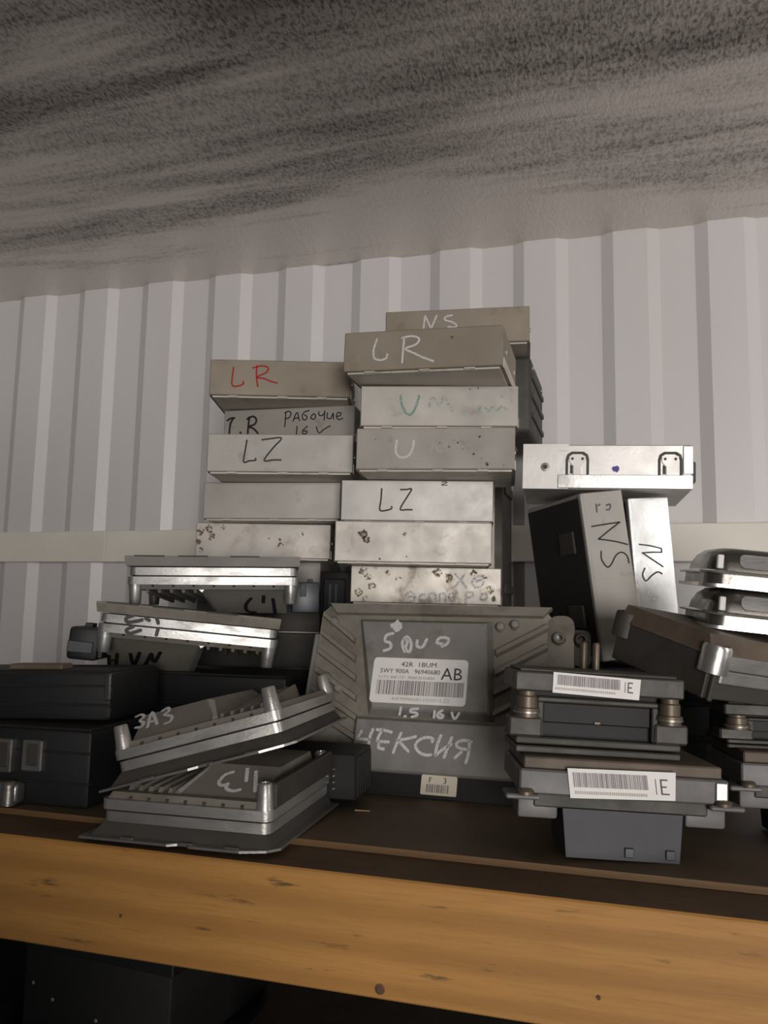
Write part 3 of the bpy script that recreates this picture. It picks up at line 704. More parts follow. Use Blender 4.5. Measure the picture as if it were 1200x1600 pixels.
# ------------------------------------------------------------------ die-cast control units on the left
def cast_unit(label, pos, rot, w, hump, flip, lidstyle, band='band', deck='cast', key=None, keymat='chalk', d=0.122, scale=1.0, pad_top=0.045, post_sides=(-1, 1)):
    """built right way up with z from the lid; flip turns it lid-up"""
    t = thing('control_unit', label, 'control unit', pos, rot, 'die-cast units on the left')
    t.scale = (scale,) * 3
    hw = w / 2
    if lidstyle == 'flange':
        mb = MB()
        edge = [(-hw - 0.010, -0.009), (-hw * 0.10, -0.0095), (0.0, -0.0062), (hw * 0.10, -0.0062), (hw * 0.15, -0.0095), (hw * 0.72, -0.0095), (hw - 0.001, -0.004), (hw + 0.006, 0.004), (hw + 0.006, d), (-hw - 0.010, d)]
        mb.prism_z(edge, 0.0, 0.0016)
        lid = mb.build('mounting_flange', 'band_dull', t, flip=flip)
        MB().loft([[(-hw - 0.004, -0.003, 0.0016), (hw, -0.003, 0.0016), (hw, d, 0.0016), (-hw - 0.004, d, 0.0016)], [(-hw + 0.003, 0.003, 0.0098), (hw - 0.004, 0.003, 0.0098), (hw - 0.004, d - 0.004, 0.0098), (-hw + 0.003, d - 0.004, 0.0098)]]).build('lower_cover', 'cast_dark2', t, flip=flip)
        for u in (-0.6, 0.1, 0.62):
            MB().rbox(u * hw - 0.005, u * hw + 0.005, -0.0072, -0.0055, 0.0012, 0.0024, 0.0004).build('rivet_bar', 'band_dull', t, flip=flip)
    else:
        mb = MB()
        mb.loft([[(-hw - 0.001, -0.006, 0.0), (hw + 0.001, -0.006, 0.0), (hw + 0.001, d, 0.0), (-hw - 0.001, d, 0.0)],
                 [(-hw - 0.0015, -0.0065, 0.0013), (hw + 0.0015, -0.0065, 0.0013), (hw + 0.0015, d, 0.0013), (-hw - 0.0015, d, 0.0013)],
                 [(-hw - 0.0005, -0.0035, 0.0088), (hw + 0.0005, -0.0035, 0.0088), (hw + 0.0005, d - 0.002, 0.0088), (-hw - 0.0005, d - 0.002, 0.0088)]])
        mb.build('lid', deck, t, flip=flip)
        for u in (-0.75, -0.25, 0.35):
            MB().rbox(u * hw - 0.012, u * hw + 0.014, -0.0070, -0.004, -0.0004, 0.0008, 0.0003).build('lid_tab', 'cast_dark', t, flip=flip)
    for z0, z1, ins in ((0.0098, 0.0167, 0.0014), (0.0181, 0.0250, 0.0)):
        mb = MB()
        prof = rounded_poly(-hw + ins, hw - ins, 0.0 + ins, d - ins, 0.006, 3)
        mb.loft([[(x, y, z0) for x, y in prof], [(x, y, z0 + 0.0008) for x, y in [(a, b) for a, b in prof]], [(x, y, z1) for x, y in prof]])
        mb.build('housing_half', band, t, 35, flip=flip)
    MB().prism_z(rounded_poly(-hw + 0.0035, hw - 0.0035, 0.0035, d - 0.0035, 0.006, 3), 0.0165, 0.0183).build('seam_gasket', 'black_matt', t, flip=flip)
    # sloping shoulder with small teeth along its foot
    MB().loft([[(-hw + 0.004, 0.0035, 0.0250), (hw - 0.004, 0.0035, 0.0250), (hw - 0.004, d - 0.003, 0.0250), (-hw + 0.004, d - 0.003, 0.0250)],
               [(-hw + 0.006, 0.0060, 0.0290), (hw - 0.006, 0.0060, 0.0290), (hw - 0.006, d - 0.006, 0.0290), (-hw + 0.006, d - 0.006, 0.0290)]]).build('shoulder', deck, t, flip=flip)
    for k in range(7):
        x = -hw + 0.022 + k * (w - 0.044) / 6
        MB().prism_z([(x - 0.0018, 0.0062), (x, 0.0008), (x + 0.0018, 0.0062)], 0.0250, 0.0268).build('tooth', 'cast_dark', t, flip=flip)
    # raised pad with a sloping front on one side, cooling ribs on the other
    pt_, py_ = pad_top, 0.014 + (pad_top - 0.029) / 0.016 * 0.026
    a, b = (0.005, hw - 0.010) if hump > 0 else (-hw + (0.003 if pad_top > 0.05 else 0.010), -0.005)
    sl = 0.014 if hump > 0 else -0.014
    pad = [(a - (0.014 if hump > 0 else 0), 0.014, 0.029), (b + (0.014 if hump < 0 else 0), 0.014, 0.029), (b + (0.002 if hump < 0 else 0), py_, pt_), (a - (0.002 if hump > 0 else 0), py_, pt_)]
    deep = d - 0.012
    pad_b = [(pad[0][0], deep, 0.029), (pad[1][0], deep, 0.029), (pad[2][0], deep - 0.01, pt_), (pad[3][0], deep - 0.01, pt_)]
    pd = MB().loft([pad, pad_b]).build('raised_pad', deck, t, flip=flip)
    ex0, ex1 = (pad[0], pad[3]) if hump > 0 else (pad[1], pad[2])
    sx = -1 if hump > 0 else 1
    MB().loft([[(ex0[0] + sx * 0.000, 0.0125, 0.029), (ex0[0] + sx * 0.005, 0.0125, 0.029), (ex0[0] + sx * 0.002, 0.0125, 0.0315)],
               [(ex1[0] + sx * 0.000, py_, pt_ - 0.0005), (ex1[0] + sx * 0.006, py_ + 0.001, pt_ - 0.002), (ex1[0] + sx * 0.002, py_, pt_ - 0.0003)]]).build('pad_edge', band, t, flip=flip)
    lo, hi = (-hw + 0.016, a - 0.022) if hump > 0 else (b + 0.022, hw - 0.016)
    for k in range(5):
        x = lo + k * (hi - lo) / 4
        s2 = -0.012 * (1 if hump > 0 else -1)
        MB().loft([[(x - 0.0016, 0.012, 0.0288), (x + 0.0016, 0.012, 0.0288), (x + 0.001, 0.014, 0.032), (x - 0.001, 0.014, 0.032)],
                   [(x - 0.0016 - s2, d - 0.02, 0.0288), (x + 0.0016 - s2, d - 0.02, 0.0288), (x + 0.001 - s2, d - 0.024, 0.040), (x - 0.001 - s2, d - 0.024, 0.040)]]).build('cooling_rib', deck, t, flip=flip)
    for sx in post_sides:
        for yy in (0.0065, d - 0.0065):
            MB().lathe((sx * (hw - 0.0068), yy, 0.0245), (0, 0, 1), ((0.0064, 0), (0.0058, 0.004), (0.0050, 0.0165), (0.0042, 0.0175), (0.0034, 0.0175), (0.0030, 0.0140)), 16).build('corner_post', band, t, 40, flip=flip)
    if key:
        sgn = -1 if flip else 1
        n = (0, -0.016 / 0.0305, sgn * 0.026 / 0.0305)
        writing(t, key, 0.0027 if keymat == 'chalk' else 0.0034, keymat, 'chalk_writing' if keymat == 'chalk' else 'marker_writing', None, n, 0.0005)
    return t

LE4 = cast_unit('lowest dull cast unit with chalk figures, its flange over the shelf edge', (-0.2931, 0.5122, -0.1560), (2.0, -0.36, 1.38), 0.128, 1, False, 'flange', 'band_mid', 'cast', 'LE4', post_sides=(1,))
cb = MB().rbox(0.020, 0.084, 0.1225, 0.166, 0.003, 0.040, 0.0015)
for k in range(6):
    cb.box(0.0835, 0.0855, 0.126 + k * 0.0065, 0.1285 + k * 0.0065, 0.006, 0.037)
con = cb.build('connector', 'black', LE4)
for k in range(4):
    MB().rbox(0.0655, 0.0672, 0.1195, 0.1225, 0.012 + k * 0.005, 0.0132 + k * 0.005, 0.0003).build('pin', 'steel', con)
MB().rbox(0.0605, 0.0655, 0.006, 0.119, 0.0255, 0.042, 0.001).build('side_cheek', 'cast_dark', LE4)
LE3 = cast_unit('tilted cast unit with chalk marks, propped on the lowest one', (-0.291, 0.5308, -0.1090), (-0.95, -15.69, 7.11), 0.128, -1, False, 'flange', 'band_mid', 'cast', 'LE3', d=0.168)
LE2 = cast_unit('upturned cast unit with black marks on its shiny rim', (-0.3927, 0.6828, -0.0003), (-0.06, 4.74, 22.99), 0.150, -1, True, 'lid', 'band', 'cast', 'LE2', 'marker', 0.125, 1.1, 0.0565)
writing(LE2, 'LE2b', 0.0030, 'marker', label='black marker strokes across the rim')
c = MB().rbox(-0.104, -0.078, 0.030, 0.075, -0.052, -0.024, 0.003, 2)
c.rbox(-0.082, -0.074, 0.034, 0.071, -0.050, -0.026, 0.001)
con = c.build('connector', 'black', LE2, 40)
MB().rbox(-0.1035, -0.082, 0.028, 0.031, -0.046, -0.036, 0.0006).build('clip', 'conn_blue', con)
MB().rbox(-0.095, -0.088, 0.045, 0.06, -0.0245, -0.0205, 0.0006).build('latch', 'black', con)
LE1 = cast_unit('upturned cast unit with shiny rim, topmost on the left', (-0.3918, 0.7211, 0.0522), (0, -1.01, 24.0), 0.150, 1, True, 'lid', 'band', 'cast_grey', 'LE1', 'marker', 0.125, 1.1, 0.050)
c = MB().rbox(0.070, 0.097, 0.060, 0.10, -0.050, -0.020, 0.002, 2)
con = c.build('connector', 'conn_blue', LE1, 40)
MB().rbox(0.078, 0.084, 0.0575, 0.061, -0.034, -0.022, 0.0005).build('clip', 'conn_grey', con)
MB().rbox(0.086, 0.091, 0.075, 0.085, -0.0205, -0.0165, 0.0005).build('latch', 'black', con)

# ------------------------------------------------------------------ black units on the far left
def black_unit(label, pos, rot, w, d, h, extras=None):
    t = thing('black_unit', label, 'control unit', pos, rot, 'black units on the left')
    MB().rbox(-w / 2, w / 2, 0, d, 0.0, h, 0.0025, 2).build('body', 'black', t, 40)
    MB().rbox(-w / 2 + 0.004, w / 2 - 0.004, 0.004, d - 0.004, h - 0.0005, h + 0.0018, 0.0008).build('lid', 'black_matt', t)
    for z in (0.3, 0.7):
        MB().rbox(-w / 2 - 0.001, w / 2 + 0.001, -0.0012, 0.004, h * z, h * z + 0.0018, 0.0005).build('seam_strip', 'black_matt', t)
    return t
t = black_unit('black unit lying over silver sockets at the left edge', (-0.4935, 0.585, S + 0.0615), (0, -1.5, 6), 0.165, 0.088, 0.0385)
for z, hh in ((0.016, 0.022), (0.002, 0.009)):
    MB().rbox(0.0775, 0.083, -0.0018, 0.003, z, z + hh, 0.001).build('corner_strap', 'lid_dark', t)
MB().lathe((-0.045, 0.02, 0.0400), (0, 0, 1), ((0.006, 0), (0.006, 0.004), (0.004, 0.0075), (0.0035, 0.012), (0.001, 0.0125)), 14).build('stud', 'cast_dark', t, 40)
MB().rbox(-0.02, 0.03, 0.012, 0.03, 0.0400, 0.0450, 0.001).build('lid_ridge', 'brown_lid', t)
t = black_unit('black unit with silver sockets on the shelf at left edge', (-0.4915, 0.560, S + 0.0003), (0, 0, 3), 0.170, 0.125, 0.058)
for x0, x1, z0, z1, y in ((-0.030, 0.018, 0.024, 0.050, -0.006), (0.026, 0.044, 0.026, 0.050, -0.004)):
    fr = MB()
    fr.rbox(x0, x1, y, 0.001, z0, z1, 0.001)
    so = fr.build('socket', 'band_dull', t)
    MB().rbox(x0 + 0.0045, x1 - 0.0025, y - 0.0006, y + 0.002, z0 + 0.0045, z1 - 0.0025, 0.0006).build('socket_insert', 'cast_dark', so)
MB().rbox(-0.05, 0.030, -0.012, 0.001, 0.001, 0.018, 0.004, 3).build('socket_shroud', 'band_dull', t, 40)
MB().lathe((0.022, -0.010, 0.001), (0, 0, 1), ((0.006, 0), (0.006, 0.016), (0.004, 0.018)), 14).build('stud', 'band_dull', t, 40)
t = black_unit('black unit standing behind the tilted cast unit', (-0.3940, 0.716, S + 0.0003), (0, 0, 3), 0.166, 0.11, 0.0925)

# ------------------------------------------------------------------ the big finned unit in the middle
C1 = thing('finned_control_unit', 'large finned cast unit with AB barcode label leaning back in the centre', 'control unit', (-0.15566, 0.69466, S + 0.0004), (-21, 0, 0))
poly = [(-0.137, 0.028), (0.080, 0.028), (0.087, 0.036), (0.087, 0.166), (0.080, 0.174), (-0.130, 0.176), (-0.137, 0.169)]
MB().prism_y(poly, 0.010, 0.032).build('housing', 'cast', C1)
def raised(front, grow, y0, y1):
    cx = sum(p[0] for p in front) / len(front)
    cz = sum(p[1] for p in front) / len(front)
    back = [(x + math.copysign(grow, x - cx), z + math.copysign(grow, z - cz)) for x, z in front]
    lip = [(x - math.copysign(0.0015, x - cx), z - math.copysign(0.0015, z - cz)) for x, z in front]
    return MB().loft([[(x, y1, z) for x, z in back], [(x, y0 + 0.0015, z) for x, z in front], [(x, y0, z) for x, z in lip]])
raised([(-0.0925, 0.1585), (0.0275, 0.1585), (0.035, 0.0745), (-0.0725, 0.0745)], 0.005, 0.0, 0.0115).build('raised_panel', 'cast_grey', C1)
raised([(-0.0850, 0.0655), (0.072, 0.0655), (0.078, 0.0205), (-0.0850, 0.0205)], 0.003, 0.0, 0.0115).build('lower_panel', 'cast_grey', C1)
MB().prism_y([(-0.120, 0.167), (0.078, 0.167), (0.086, 0.1755), (-0.128, 0.1765)], 0.003, 0.0105).build('top_lip', 'cast', C1)
for sx in (-1, 1):
    for k in range(6):
        zt = 0.166 - k * 0.0185
        if sx < 0:
            xa, xb, dz = -0.134, -0.0985 + k * 0.003, -0.026
        else:
            xa, xb, dz = 0.0375, 0.083, 0.026
            zt -= 0.034
        pts = [(xa, zt + 0.0022), (xb, zt + dz + 0.0022), (xb, zt + dz - 0.0022), (xa, zt - 0.0022)]
        MB().loft([[(x, 0.0105, z + (0.0012 if i < 2 else -0.0012)) for i, (x, z) in enumerate(pts)], [(x, 0.0035, z) for x, z in pts]]).build('cooling_fin', 'cast', C1)
for x, z in ((-0.122, 0.1585), (-0.121, 0.103), (-0.108, 0.093), (0.040, 0.1565), (0.053, 0.1590)):
    MB().lathe((x, 0.0105, z), (0, -1, 0), ((0.0042, 0), (0.0042, 0.006), (0.0030, 0.0078), (0.0006, 0.0080)), 14).build('screw', 'cast_grey', C1, 40)
MB().prism_y(rounded_poly(0.082, 0.1055, 0.100, 0.170, 0.009), 0.0095, 0.021).build('mounting_ear', 'cast', C1)
MB().prism_y(rounded_poly(0.100, 0.1195, 0.125, 0.158, 0.006), 0.013, 0.022).build('mounting_ear', 'cast_dark', C1)
for x, z in ((0.0927, 0.1471), (0.1121, 0.1464)):
    MB().lathe((x, 0.0130, z), (0, -1, 0), ((0.0058, 0), (0.0058, 0.008), (0.0048, 0.0095), (0.0032, 0.0095), (0.0030, 0.004)), 18).build('bush', 'band_dull' if x < 0.1 else 'cast_dark', C1, 40)
MB().rbox(-0.1430, -0.1372, 0.012, 0.028, 0.080, 0.148, 0.001).build('side_strip', 'cast_grey', C1)
cn = MB().rbox(-0.086, 0.080, 0.003, 0.036, 0.0005, 0.0205, 0.001)
con = cn.build('connector', 'black', C1)
for k in range(3):
    MB().rbox(-0.084 + k * 0.008, -0.080 + k * 0.008, 0.0015, 0.0035, 0.003, 0.018, 0.0005).build('connector_rib', 'black', con)
lb = MB().prism_y(rounded_poly(-0.0195, 0.0115, 0.0042, 0.0204, 0.0012, 3), 0.0018, 0.0032).build('small_label', 'paper_cream', C1)
text_part(lb, 'lettering', 'F', -0.0132, 0.0142, 0.0064, 'ink', 0.0014)
text_part(lb, 'lettering', '3', -0.0005, 0.0140, 0.0070, 'ink', 0.0014)
barcode(lb, -0.0145, 0.0050, 0.0062, 0.0128, 'ink_grey', 0.0014, 9)
# the big AB label: rotated a touch with the panel
lb = MB().prism_y(rounded_poly(-0.0745, 0.0140, 0.0800, 0.1220, 0.0035, 4), -0.0007, 0.0003).build('barcode_label', 'paper', C1)
lb['label'] = 'white barcode label with large letters AB'
yl = -0.0011
text_part(lb, 'lettering', '42R  1BUM', -0.0480, 0.1140, 0.0062, 'ink', yl, 1.15)
text_part(lb, 'lettering', '5WY 900A   96940680', -0.0675, 0.1075, 0.0060, 'ink', yl, 1.0)
text_part(lb, 'lettering', 'K.LT.U  BAE 1137   MADE IN KOREA', -0.0680, 0.1025, 0.0036, 'ink_grey', yl, 0.92)
text_part(lb, 'lettering', 'AB', -0.0100, 0.1030, 0.0160, 'ink', yl, 1.0)
text_part(lb, 'lettering', '46K99940680-HH0015.ZZ', -0.0540, 0.0824, 0.0045, 'ink_pale', yl, 1.1)
barcode(lb, -0.0690, 0.0118, 0.0875, 0.1008, 'ink_grey', yl, 3, 0.00045)
writing(C1, 'C1', 0.0028, 'chalk', 'chalk_writing', 'white chalk figures above the label')
writing(C1, 'C1c', 0.0024, 'chalk', 'chalk_writing', 'white chalk 1.5 16v below the label')
writing(C1, 'C1d', 0.0026, 'chalk', 'chalk_writing', 'large white Cyrillic chalk word')
spot(C1, -0.0565, 0.1535, 0.0065, 'chalk', 3, 'chalk_smear')['label'] = 'white chalk smear'

# ------------------------------------------------------------------ socket-fronted units on the right
def socket_unit_low(label, pos, rot, w=0.134, lab=None):
    t = thing('socket_unit', label, 'control unit', pos, rot, 'socket-fronted units on the right')
    hw, d = w / 2, 0.082
    MB().rbox(-hw, hw, 0.0, d, 0.0375, 0.0530, 0.0012).build('housing', 'cast_light', t)
    MB().rbox(-hw + 0.003, hw - 0.003, 0.004, d - 0.003, 0.0528, 0.0605, 0.0010).build('lid', 'brown_lid', t)
    MB().rbox(-hw + 0.010, hw - 0.012, 0.004, 0.030, 0.0290, 0.0378, 0.001).build('socket_flange', 'cast_dark', t)
    so = MB().loft([[(-0.036, 0.0, 0.0), (0.036, 0.0, 0.0), (0.036, 0.05, 0.0), (-0.036, 0.05, 0.0)], [(-0.0385, 0.002, 0.0295), (0.0385, 0.002, 0.0295), (0.0385, 0.05, 0.0295), (-0.0385, 0.05, 0.0295)]]).build('socket', 'conn_grey', t)
    for x in (0.004, 0.030):
        MB().rbox(x - 0.003, x + 0.003, -0.0012, 0.002, 0.002, 0.008, 0.0005).build('key_slot', 'conn_blue', so)
    for sx in (-1, 1):
        x = sx * (hw - 0.013)
        MB().rbox(x - 0.013, x + 0.013, 0.005, 0.03, 0.0215, 0.0345, 0.002, 2).build('foot', 'cast_light', t, 40)
        ear = MB().rbox(sx * (hw - 0.002) - 0.011, sx * (hw - 0.002) + 0.011, -0.004, 0.016, 0.0345, 0.0378, 0.001).build('ear', 'cast_light', t)
        MB().lathe((sx * (hw - 0.004), -0.001, 0.0376), (0, 0, 1), ((0.0055, 0), (0.0055, 0.0020), (0.0042, 0.0034), (0.001, 0.0036)), 14).build('bolt', 'brass', ear, 40)
    MB().rbox(hw - 0.009, hw - 0.001, -0.0016, 0.002, 0.0392, 0.0520, 0.0008).build('bright_edge', 'steel', t)
    if lab:
        q = lab
        lb = MB().loft([[(x, -0.0014, z) for x, z in q], [(x, -0.0006, z) for x, z in q]]).build('barcode_label', 'paper', t)
        # print laid out in the label's own axes
        (ax, az), (bx, bz), (cx, cz), (dx, dz) = q
        def pt(u, v):
            return (ax + (bx - ax) * u + (dx - ax) * v, az + (bz - az) * u + (dz - az) * v)
        rnd = random.Random(5)
        mb = MB()
        u = 0.045
        while u < 0.73:
            wv = rnd.choice((0.006, 0.006, 0.011, 0.017))
            e = [pt(u, 0.13), pt(u + wv, 0.13), pt(u + wv, 0.62), pt(u, 0.62)]
            mb.add([(x, -0.0018, z) for x, z in e], [(0, 1, 2, 3)])
            u += wv + rnd.choice((0.005, 0.008))
        mb.build('barcode', 'ink_grey', lb)
        mb = MB()
        for a, b, c, d2 in ((0.845, 0.24, 0.858, 0.76), (0.858, 0.24, 0.915, 0.285), (0.858, 0.475, 0.90, 0.52), (0.858, 0.715, 0.92, 0.76), (0.80, 0.24, 0.806, 0.76)):
            e = [pt(a, b), pt(c, b), pt(c, d2), pt(a, d2)]
            mb.add([(x, -0.0018, z) for x, z in e], [(0, 1, 2, 3)])
        mb.build('lettering', 'ink', lb)
        mb = MB()
        u = 0.05
        while u < 0.72:
            e = [pt(u, 0.75), pt(u + 0.012, 0.75), pt(u + 0.012, 0.85), pt(u, 0.85)]
            mb.add([(x, -0.0018, z) for x, z in e], [(0, 1, 2, 3)])
            u += 0.021
        mb.build('small_print', 'ink_pale', lb)
    return t

def socket_unit_high(label, pos, rot, w=0.128, lab=None):
    t = thing('socket_unit', label, 'control unit', pos, rot, 'socket-fronted units on the right')
    hw, d = w / 2, 0.060
    MB().rbox(-hw, hw, 0.0, d, 0.0455, 0.0600, 0.0012).build('housing', 'cast_dark2', t)
    MB().rbox(-hw + 0.006, hw - 0.006, 0.012, d, 0.010, 0.0456, 0.001).build('core', 'black_matt', t)
    fr = MB()
    fr.rbox(-0.046, 0.046, 0.004, 0.014, 0.0375, 0.0415, 0.001)
    fr.rbox(-0.046, -0.041, 0.004, 0.014, 0.012, 0.0380, 0.001)
    fr.rbox(0.041, 0.046, 0.004, 0.014, 0.012, 0.0380, 0.001)
    so = fr.build('socket', 'cast_dark', t)
    MB().rbox(-0.041, 0.041, 0.008, 0.016, 0.022, 0.0375, 0.001).build('socket_insert', 'conn_grey' if False else 'black_matt', so)
    MB().rbox(-0.002, 0.003, 0.0068, 0.009, 0.0225, 0.0250, 0.0005).build('key_tab', 'brass', so)
    for z in (0.0, 0.0065):
        MB().rbox(-hw + 0.002, hw - 0.002, 0.001, d, z, z + 0.0052, 0.001).build('base_layer', 'cast_dark', t)
    for sx in (-1, 1):
        x = sx * (hw - 0.009)
        MB().rbox(x - 0.0125, x + 0.0125, 0.001, 0.02, 0.0117, 0.0262, 0.0015).build('corner_block', 'cast_dark2', t)
        MB().lathe((x - sx * 0.001, 0.004, 0.0262), (0, 0, 1), ((0.0088, 0), (0.0088, 0.0030), (0.0098, 0.0036), (0.0098, 0.0065), (0.0080, 0.0072), (0.0080, 0.0150), (0.0068, 0.0160), (0.0068, 0.0192)), 18).build('bolt', 'brass', t, 40)
        MB().lathe((x - sx * 0.001, 0.004, 0.0292), (0, 0, 1), ((0.0102, 0), (0.0102, 0.0012)), 18).build('washer', 'band_dull', t, 40)
    MB().rbox(-hw + 0.004, hw - 0.004, 0.005, d - 0.003, 0.0598, 0.0622, 0.0008).build('lid', 'cast_dark', t)
    if lab:
        q = lab
        lb = MB().loft([[(x, -0.0014, z) for x, z in q], [(x, -0.0006, z) for x, z in q]]).build('barcode_label', 'paper', t)
        (ax, az), (bx, bz), (cx, cz), (dx, dz) = q
        def pt(u, v):
            return (ax + (bx - ax) * u + (dx - ax) * v, az + (bz - az) * u + (dz - az) * v)
        rnd = random.Random(15)
        mb = MB()
        u = 0.05
        while u < 0.76:
            wv = rnd.choice((0.006, 0.006, 0.011, 0.017))
            e = [pt(u, 0.10), pt(u + wv, 0.10), pt(u + wv, 0.60), pt(u, 0.60)]
            mb.add([(x, -0.0018, z) for x, z in e], [(0, 1, 2, 3)])
            u += wv + rnd.choice((0.005, 0.008))
        mb.build('barcode', 'ink_grey', lb)
        mb = MB()
        for a, b, c, d2 in ((0.853, 0.18, 0.864, 0.70), (0.865, 0.18, 0.91, 0.24), (0.865, 0.41, 0.90, 0.47), (0.865, 0.64, 0.915, 0.70), (0.82, 0.18, 0.826, 0.70)):
            e = [pt(a, b), pt(c, b), pt(c, d2), pt(a, d2)]
            mb.add([(x, -0.0018, z) for x, z in e], [(0, 1, 2, 3)])
        mb.build('lettering', 'ink', lb)
        mb = MB()
        u = 0.03
        while u < 0.72:
            e = [pt(u, 0.72), pt(u + 0.012, 0.72), pt(u + 0.012, 0.83), pt(u, 0.83)]
            mb.add([(x, -0.0018, z) for x, z in e], [(0, 1, 2, 3)])
            u += 0.021
        mb.build('small_print', 'ink_pale', lb)
    return t

RC2 = socket_unit_low('grey socket unit with barcode label standing at the shelf front', (-0.0088, 0.5674, S + 0.0014), (-0.39, 2.1, 15.38), lab=[(-0.0368, 0.0553), (0.0325, 0.0565), (0.0325, 0.0390), (-0.0344, 0.0368)])
RC1 = socket_unit_high('dark bolted unit with narrow barcode label, on the grey socket unit', (-0.0235, 0.5795, -0.0922), (-0.6, 2.3, 16.57), lab=[(-0.0356, 0.0607), (0.0305, 0.0587), (0.0293, 0.0434), (-0.036, 0.0454)])
RC1.scale = (0.889,) * 3
for x, y in ((0.008, 0.045), (0.0, 0.054)):
    MB().lathe((x, y, 0.0618), (0, 0, 1), ((0.0030, 0), (0.0030, 0.020), (0.0022, 0.022)), 12).build('spacer', 'brass', RC1, 40)
RC4 = socket_unit_low('grey socket unit cut off by the right edge, on the shelf', (0.136, 0.655, S + 0.0010), (0, 1.0, 12))
RC3 = socket_unit_high('dark bolted unit cut off by right edge, above a socket unit', (0.122, 0.668, -0.0930), (0, 1.0, 12))
RC3.scale = (0.95, 0.95, 0.52)

# ------------------------------------------------------------------ tilted dark unit and domed units at the right edge
t = thing('tilted_unit', 'dark brown-topped unit tilted at the right edge with silver rim', 'control unit', (0.0548, 0.6202, -0.0155), (13.61, 6.78, 42.06))
w, d = 0.135, 0.10
MB().loft([[(0.0, 0.0, -0.010), (w, 0.0, -0.010), (w, d, -0.010), (0.0, d, -0.010)], [(0.004, 0.010, 0.004), (w - 0.004, 0.010, 0.004), (w - 0.004, d - 0.002, 0.004), (0.004, d - 0.002, 0.004)]]).build('lid', 'brown_lid', t)
MB().rbox(0.001, w, 0.001, d, -0.041, -0.0095, 0.001).build('body', 'cast_dark', t)
for z0, z1 in ((-0.0185, -0.0085), (-0.029, -0.0195)):
    MB().rbox(0.012, w + 0.001, -0.0015, 0.004, z0, z1, 0.001).build('rim', 'band', t)
for x, y in ((0.008, 0.004), (0.006, d - 0.004)):
    MB().lathe((x, y, -0.022), (0, 0, 1), ((0.0105, 0), (0.0105, 0.018), (0.0095, 0.020), (0.0082, 0.020), (0.0078, 0.012)), 20).build('corner_post', 'steel' if y < 0.05 else 'cast_dark', t, 40)
MB().rbox(0.004, 0.008, -0.003, 0.001, -0.042, -0.022, 0.001).build('bolt_shank', 'cast_dark', t)

def domed_unit(label, pos, rot):
    t = thing('domed_unit', label, 'control unit', pos, rot, 'domed steel units at the right edge')
    w, d = 0.15, 0.10
    def rr(ins, z, r=0.012):
        return [(x, y, z) for x, y in rounded_poly(ins, w - ins, ins, d - ins, r, 4)]
    MB().loft([rr(0, 0), rr(0, 0.0025)]).build('base_flange', 'steel', t, 35)
    MB().loft([rr(0.004, 0.0025), rr(0.0045, 0.0105)]).build('wall_band', 'lid_dark', t, 35)
    MB().loft([rr(0.0005, 0.0105), rr(0.0, 0.0118), rr(0.0015, 0.0130)]).build('rim', 'steel', t, 35)
    MB().loft([rr(0.006, 0.0130, 0.014), rr(0.007, 0.0185, 0.014), rr(0.0105, 0.0255, 0.014), rr(0.016, 0.0300, 0.013), rr(0.021, 0.0310, 0.010)]).build('dome', 'lid_dark', t, 60)
    px = rounded_poly(0.028, w - 0.02, 0.0160, 0.0265, 0.004, 3)
    MB().loft([[(x, 0.0085 + (z - 0.0185) * 0.45 - 0.0022, z) for x, z in px], [(x, 0.0085 + (z - 0.0185) * 0.45 + 0.003, z) for x, z in px]]).build('pressed_panel', 'band', t, 35)
    MB().rbox(0.010, 0.0145, -0.0012, 0.004, 0.0140, 0.0245, 0.0006).build('paper_tag', 'paper', t)
    return t
domed_unit('domed dark steel unit, uppermost at the right edge', (0.0500, 0.6620, 0.0255), (3, 5.5, 8))
domed_unit('domed dark steel unit, second from the top at the right edge', (0.0510, 0.6680, -0.0058), (3, 5.5, 9))

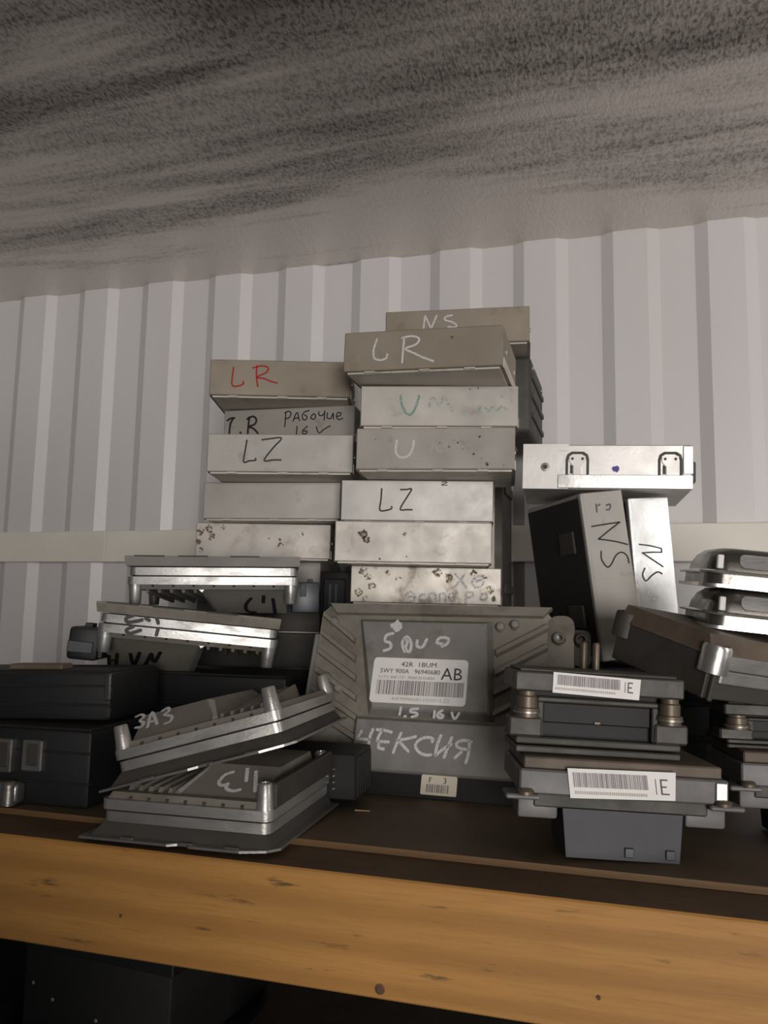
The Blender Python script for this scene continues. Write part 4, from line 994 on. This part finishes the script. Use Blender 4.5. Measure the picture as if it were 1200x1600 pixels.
# ------------------------------------------------------------------ dark things on the lower board
rnd = random.Random(11)
LB = -0.545
for k, (x, y, w, d, h, lab_) in enumerate(((-0.76, 0.66, 0.38, 0.20, 0.27, 'black box on the lower board at far left under the beam'),
                                           (-0.43, 0.64, 0.20, 0.22, 0.17, 'black box on the lower board with glinting screws'),
                                           (-0.17, 0.62, 0.24, 0.20, 0.225, 'dark grey box under the beam near the middle'),
                                           (-0.45, 0.65, 0.16, 0.16, 0.09, 'small black box lying on another under the beam'))):
    z = LB + 0.0003 + (0.1715 if k == 3 else 0)
    t = thing('storage_box', lab_, 'box', (x, y, z), (0, 0, rnd.uniform(-6, 8)))
    MB().rbox(-w / 2, w / 2, 0, d, 0, h, 0.003, 2).build('body', 'black_matt' if k != 2 else 'cast_dark', t, 40)
    MB().rbox(-w / 2 - 0.001, w / 2 + 0.001, -0.001, d + 0.001, h - 0.02, h + 0.0012, 0.001).build('lid', 'black' if k != 2 else 'cast_dark', t)
    for j in range(3):
        MB().lathe((rnd.uniform(-w * 0.45, w * 0.45), -0.0005, rnd.uniform(0.02, h - 0.025)), (0, -1, 0), ((0.0018, 0), (0.0018, 0.0008), (0.0009, 0.0014), (0.0003, 0.0015)), 10).build('screw', 'steel', t, 40)

# ------------------------------------------------------------------ crumbs on the shelf board
t = MB().cyl((-0.006, -0.0006, 0.0008), (0.006, 0.0008, 0.0009), 0.0006, 0.0004, 8).build('straw', 'straw')
t.location = (-0.206, 0.636, S + CZ)
t['label'], t['category'] = 'short pale straw lying on the bare shelf board', 'straw'
t = thing('scrap', 'small crumpled metal scrap on the shelf board beside black connector', 'scrap', (-0.250, 0.688, S))
MB().loft([[(-0.006, 0, 0.0002), (0.006, -0.001, 0.0002), (0.007, 0.004, 0.0002), (-0.005, 0.005, 0.0002)], [(-0.003, 0.001, 0.004), (0.003, 0.0005, 0.0052), (0.004, 0.003, 0.0042), (-0.002, 0.003, 0.003)]]).build('flake', 'band_dull', t)
MB().rbox(0.004, 0.010, 0.001, 0.003, 0.0002, 0.0022, 0.0004).build('sliver', 'steel', t)
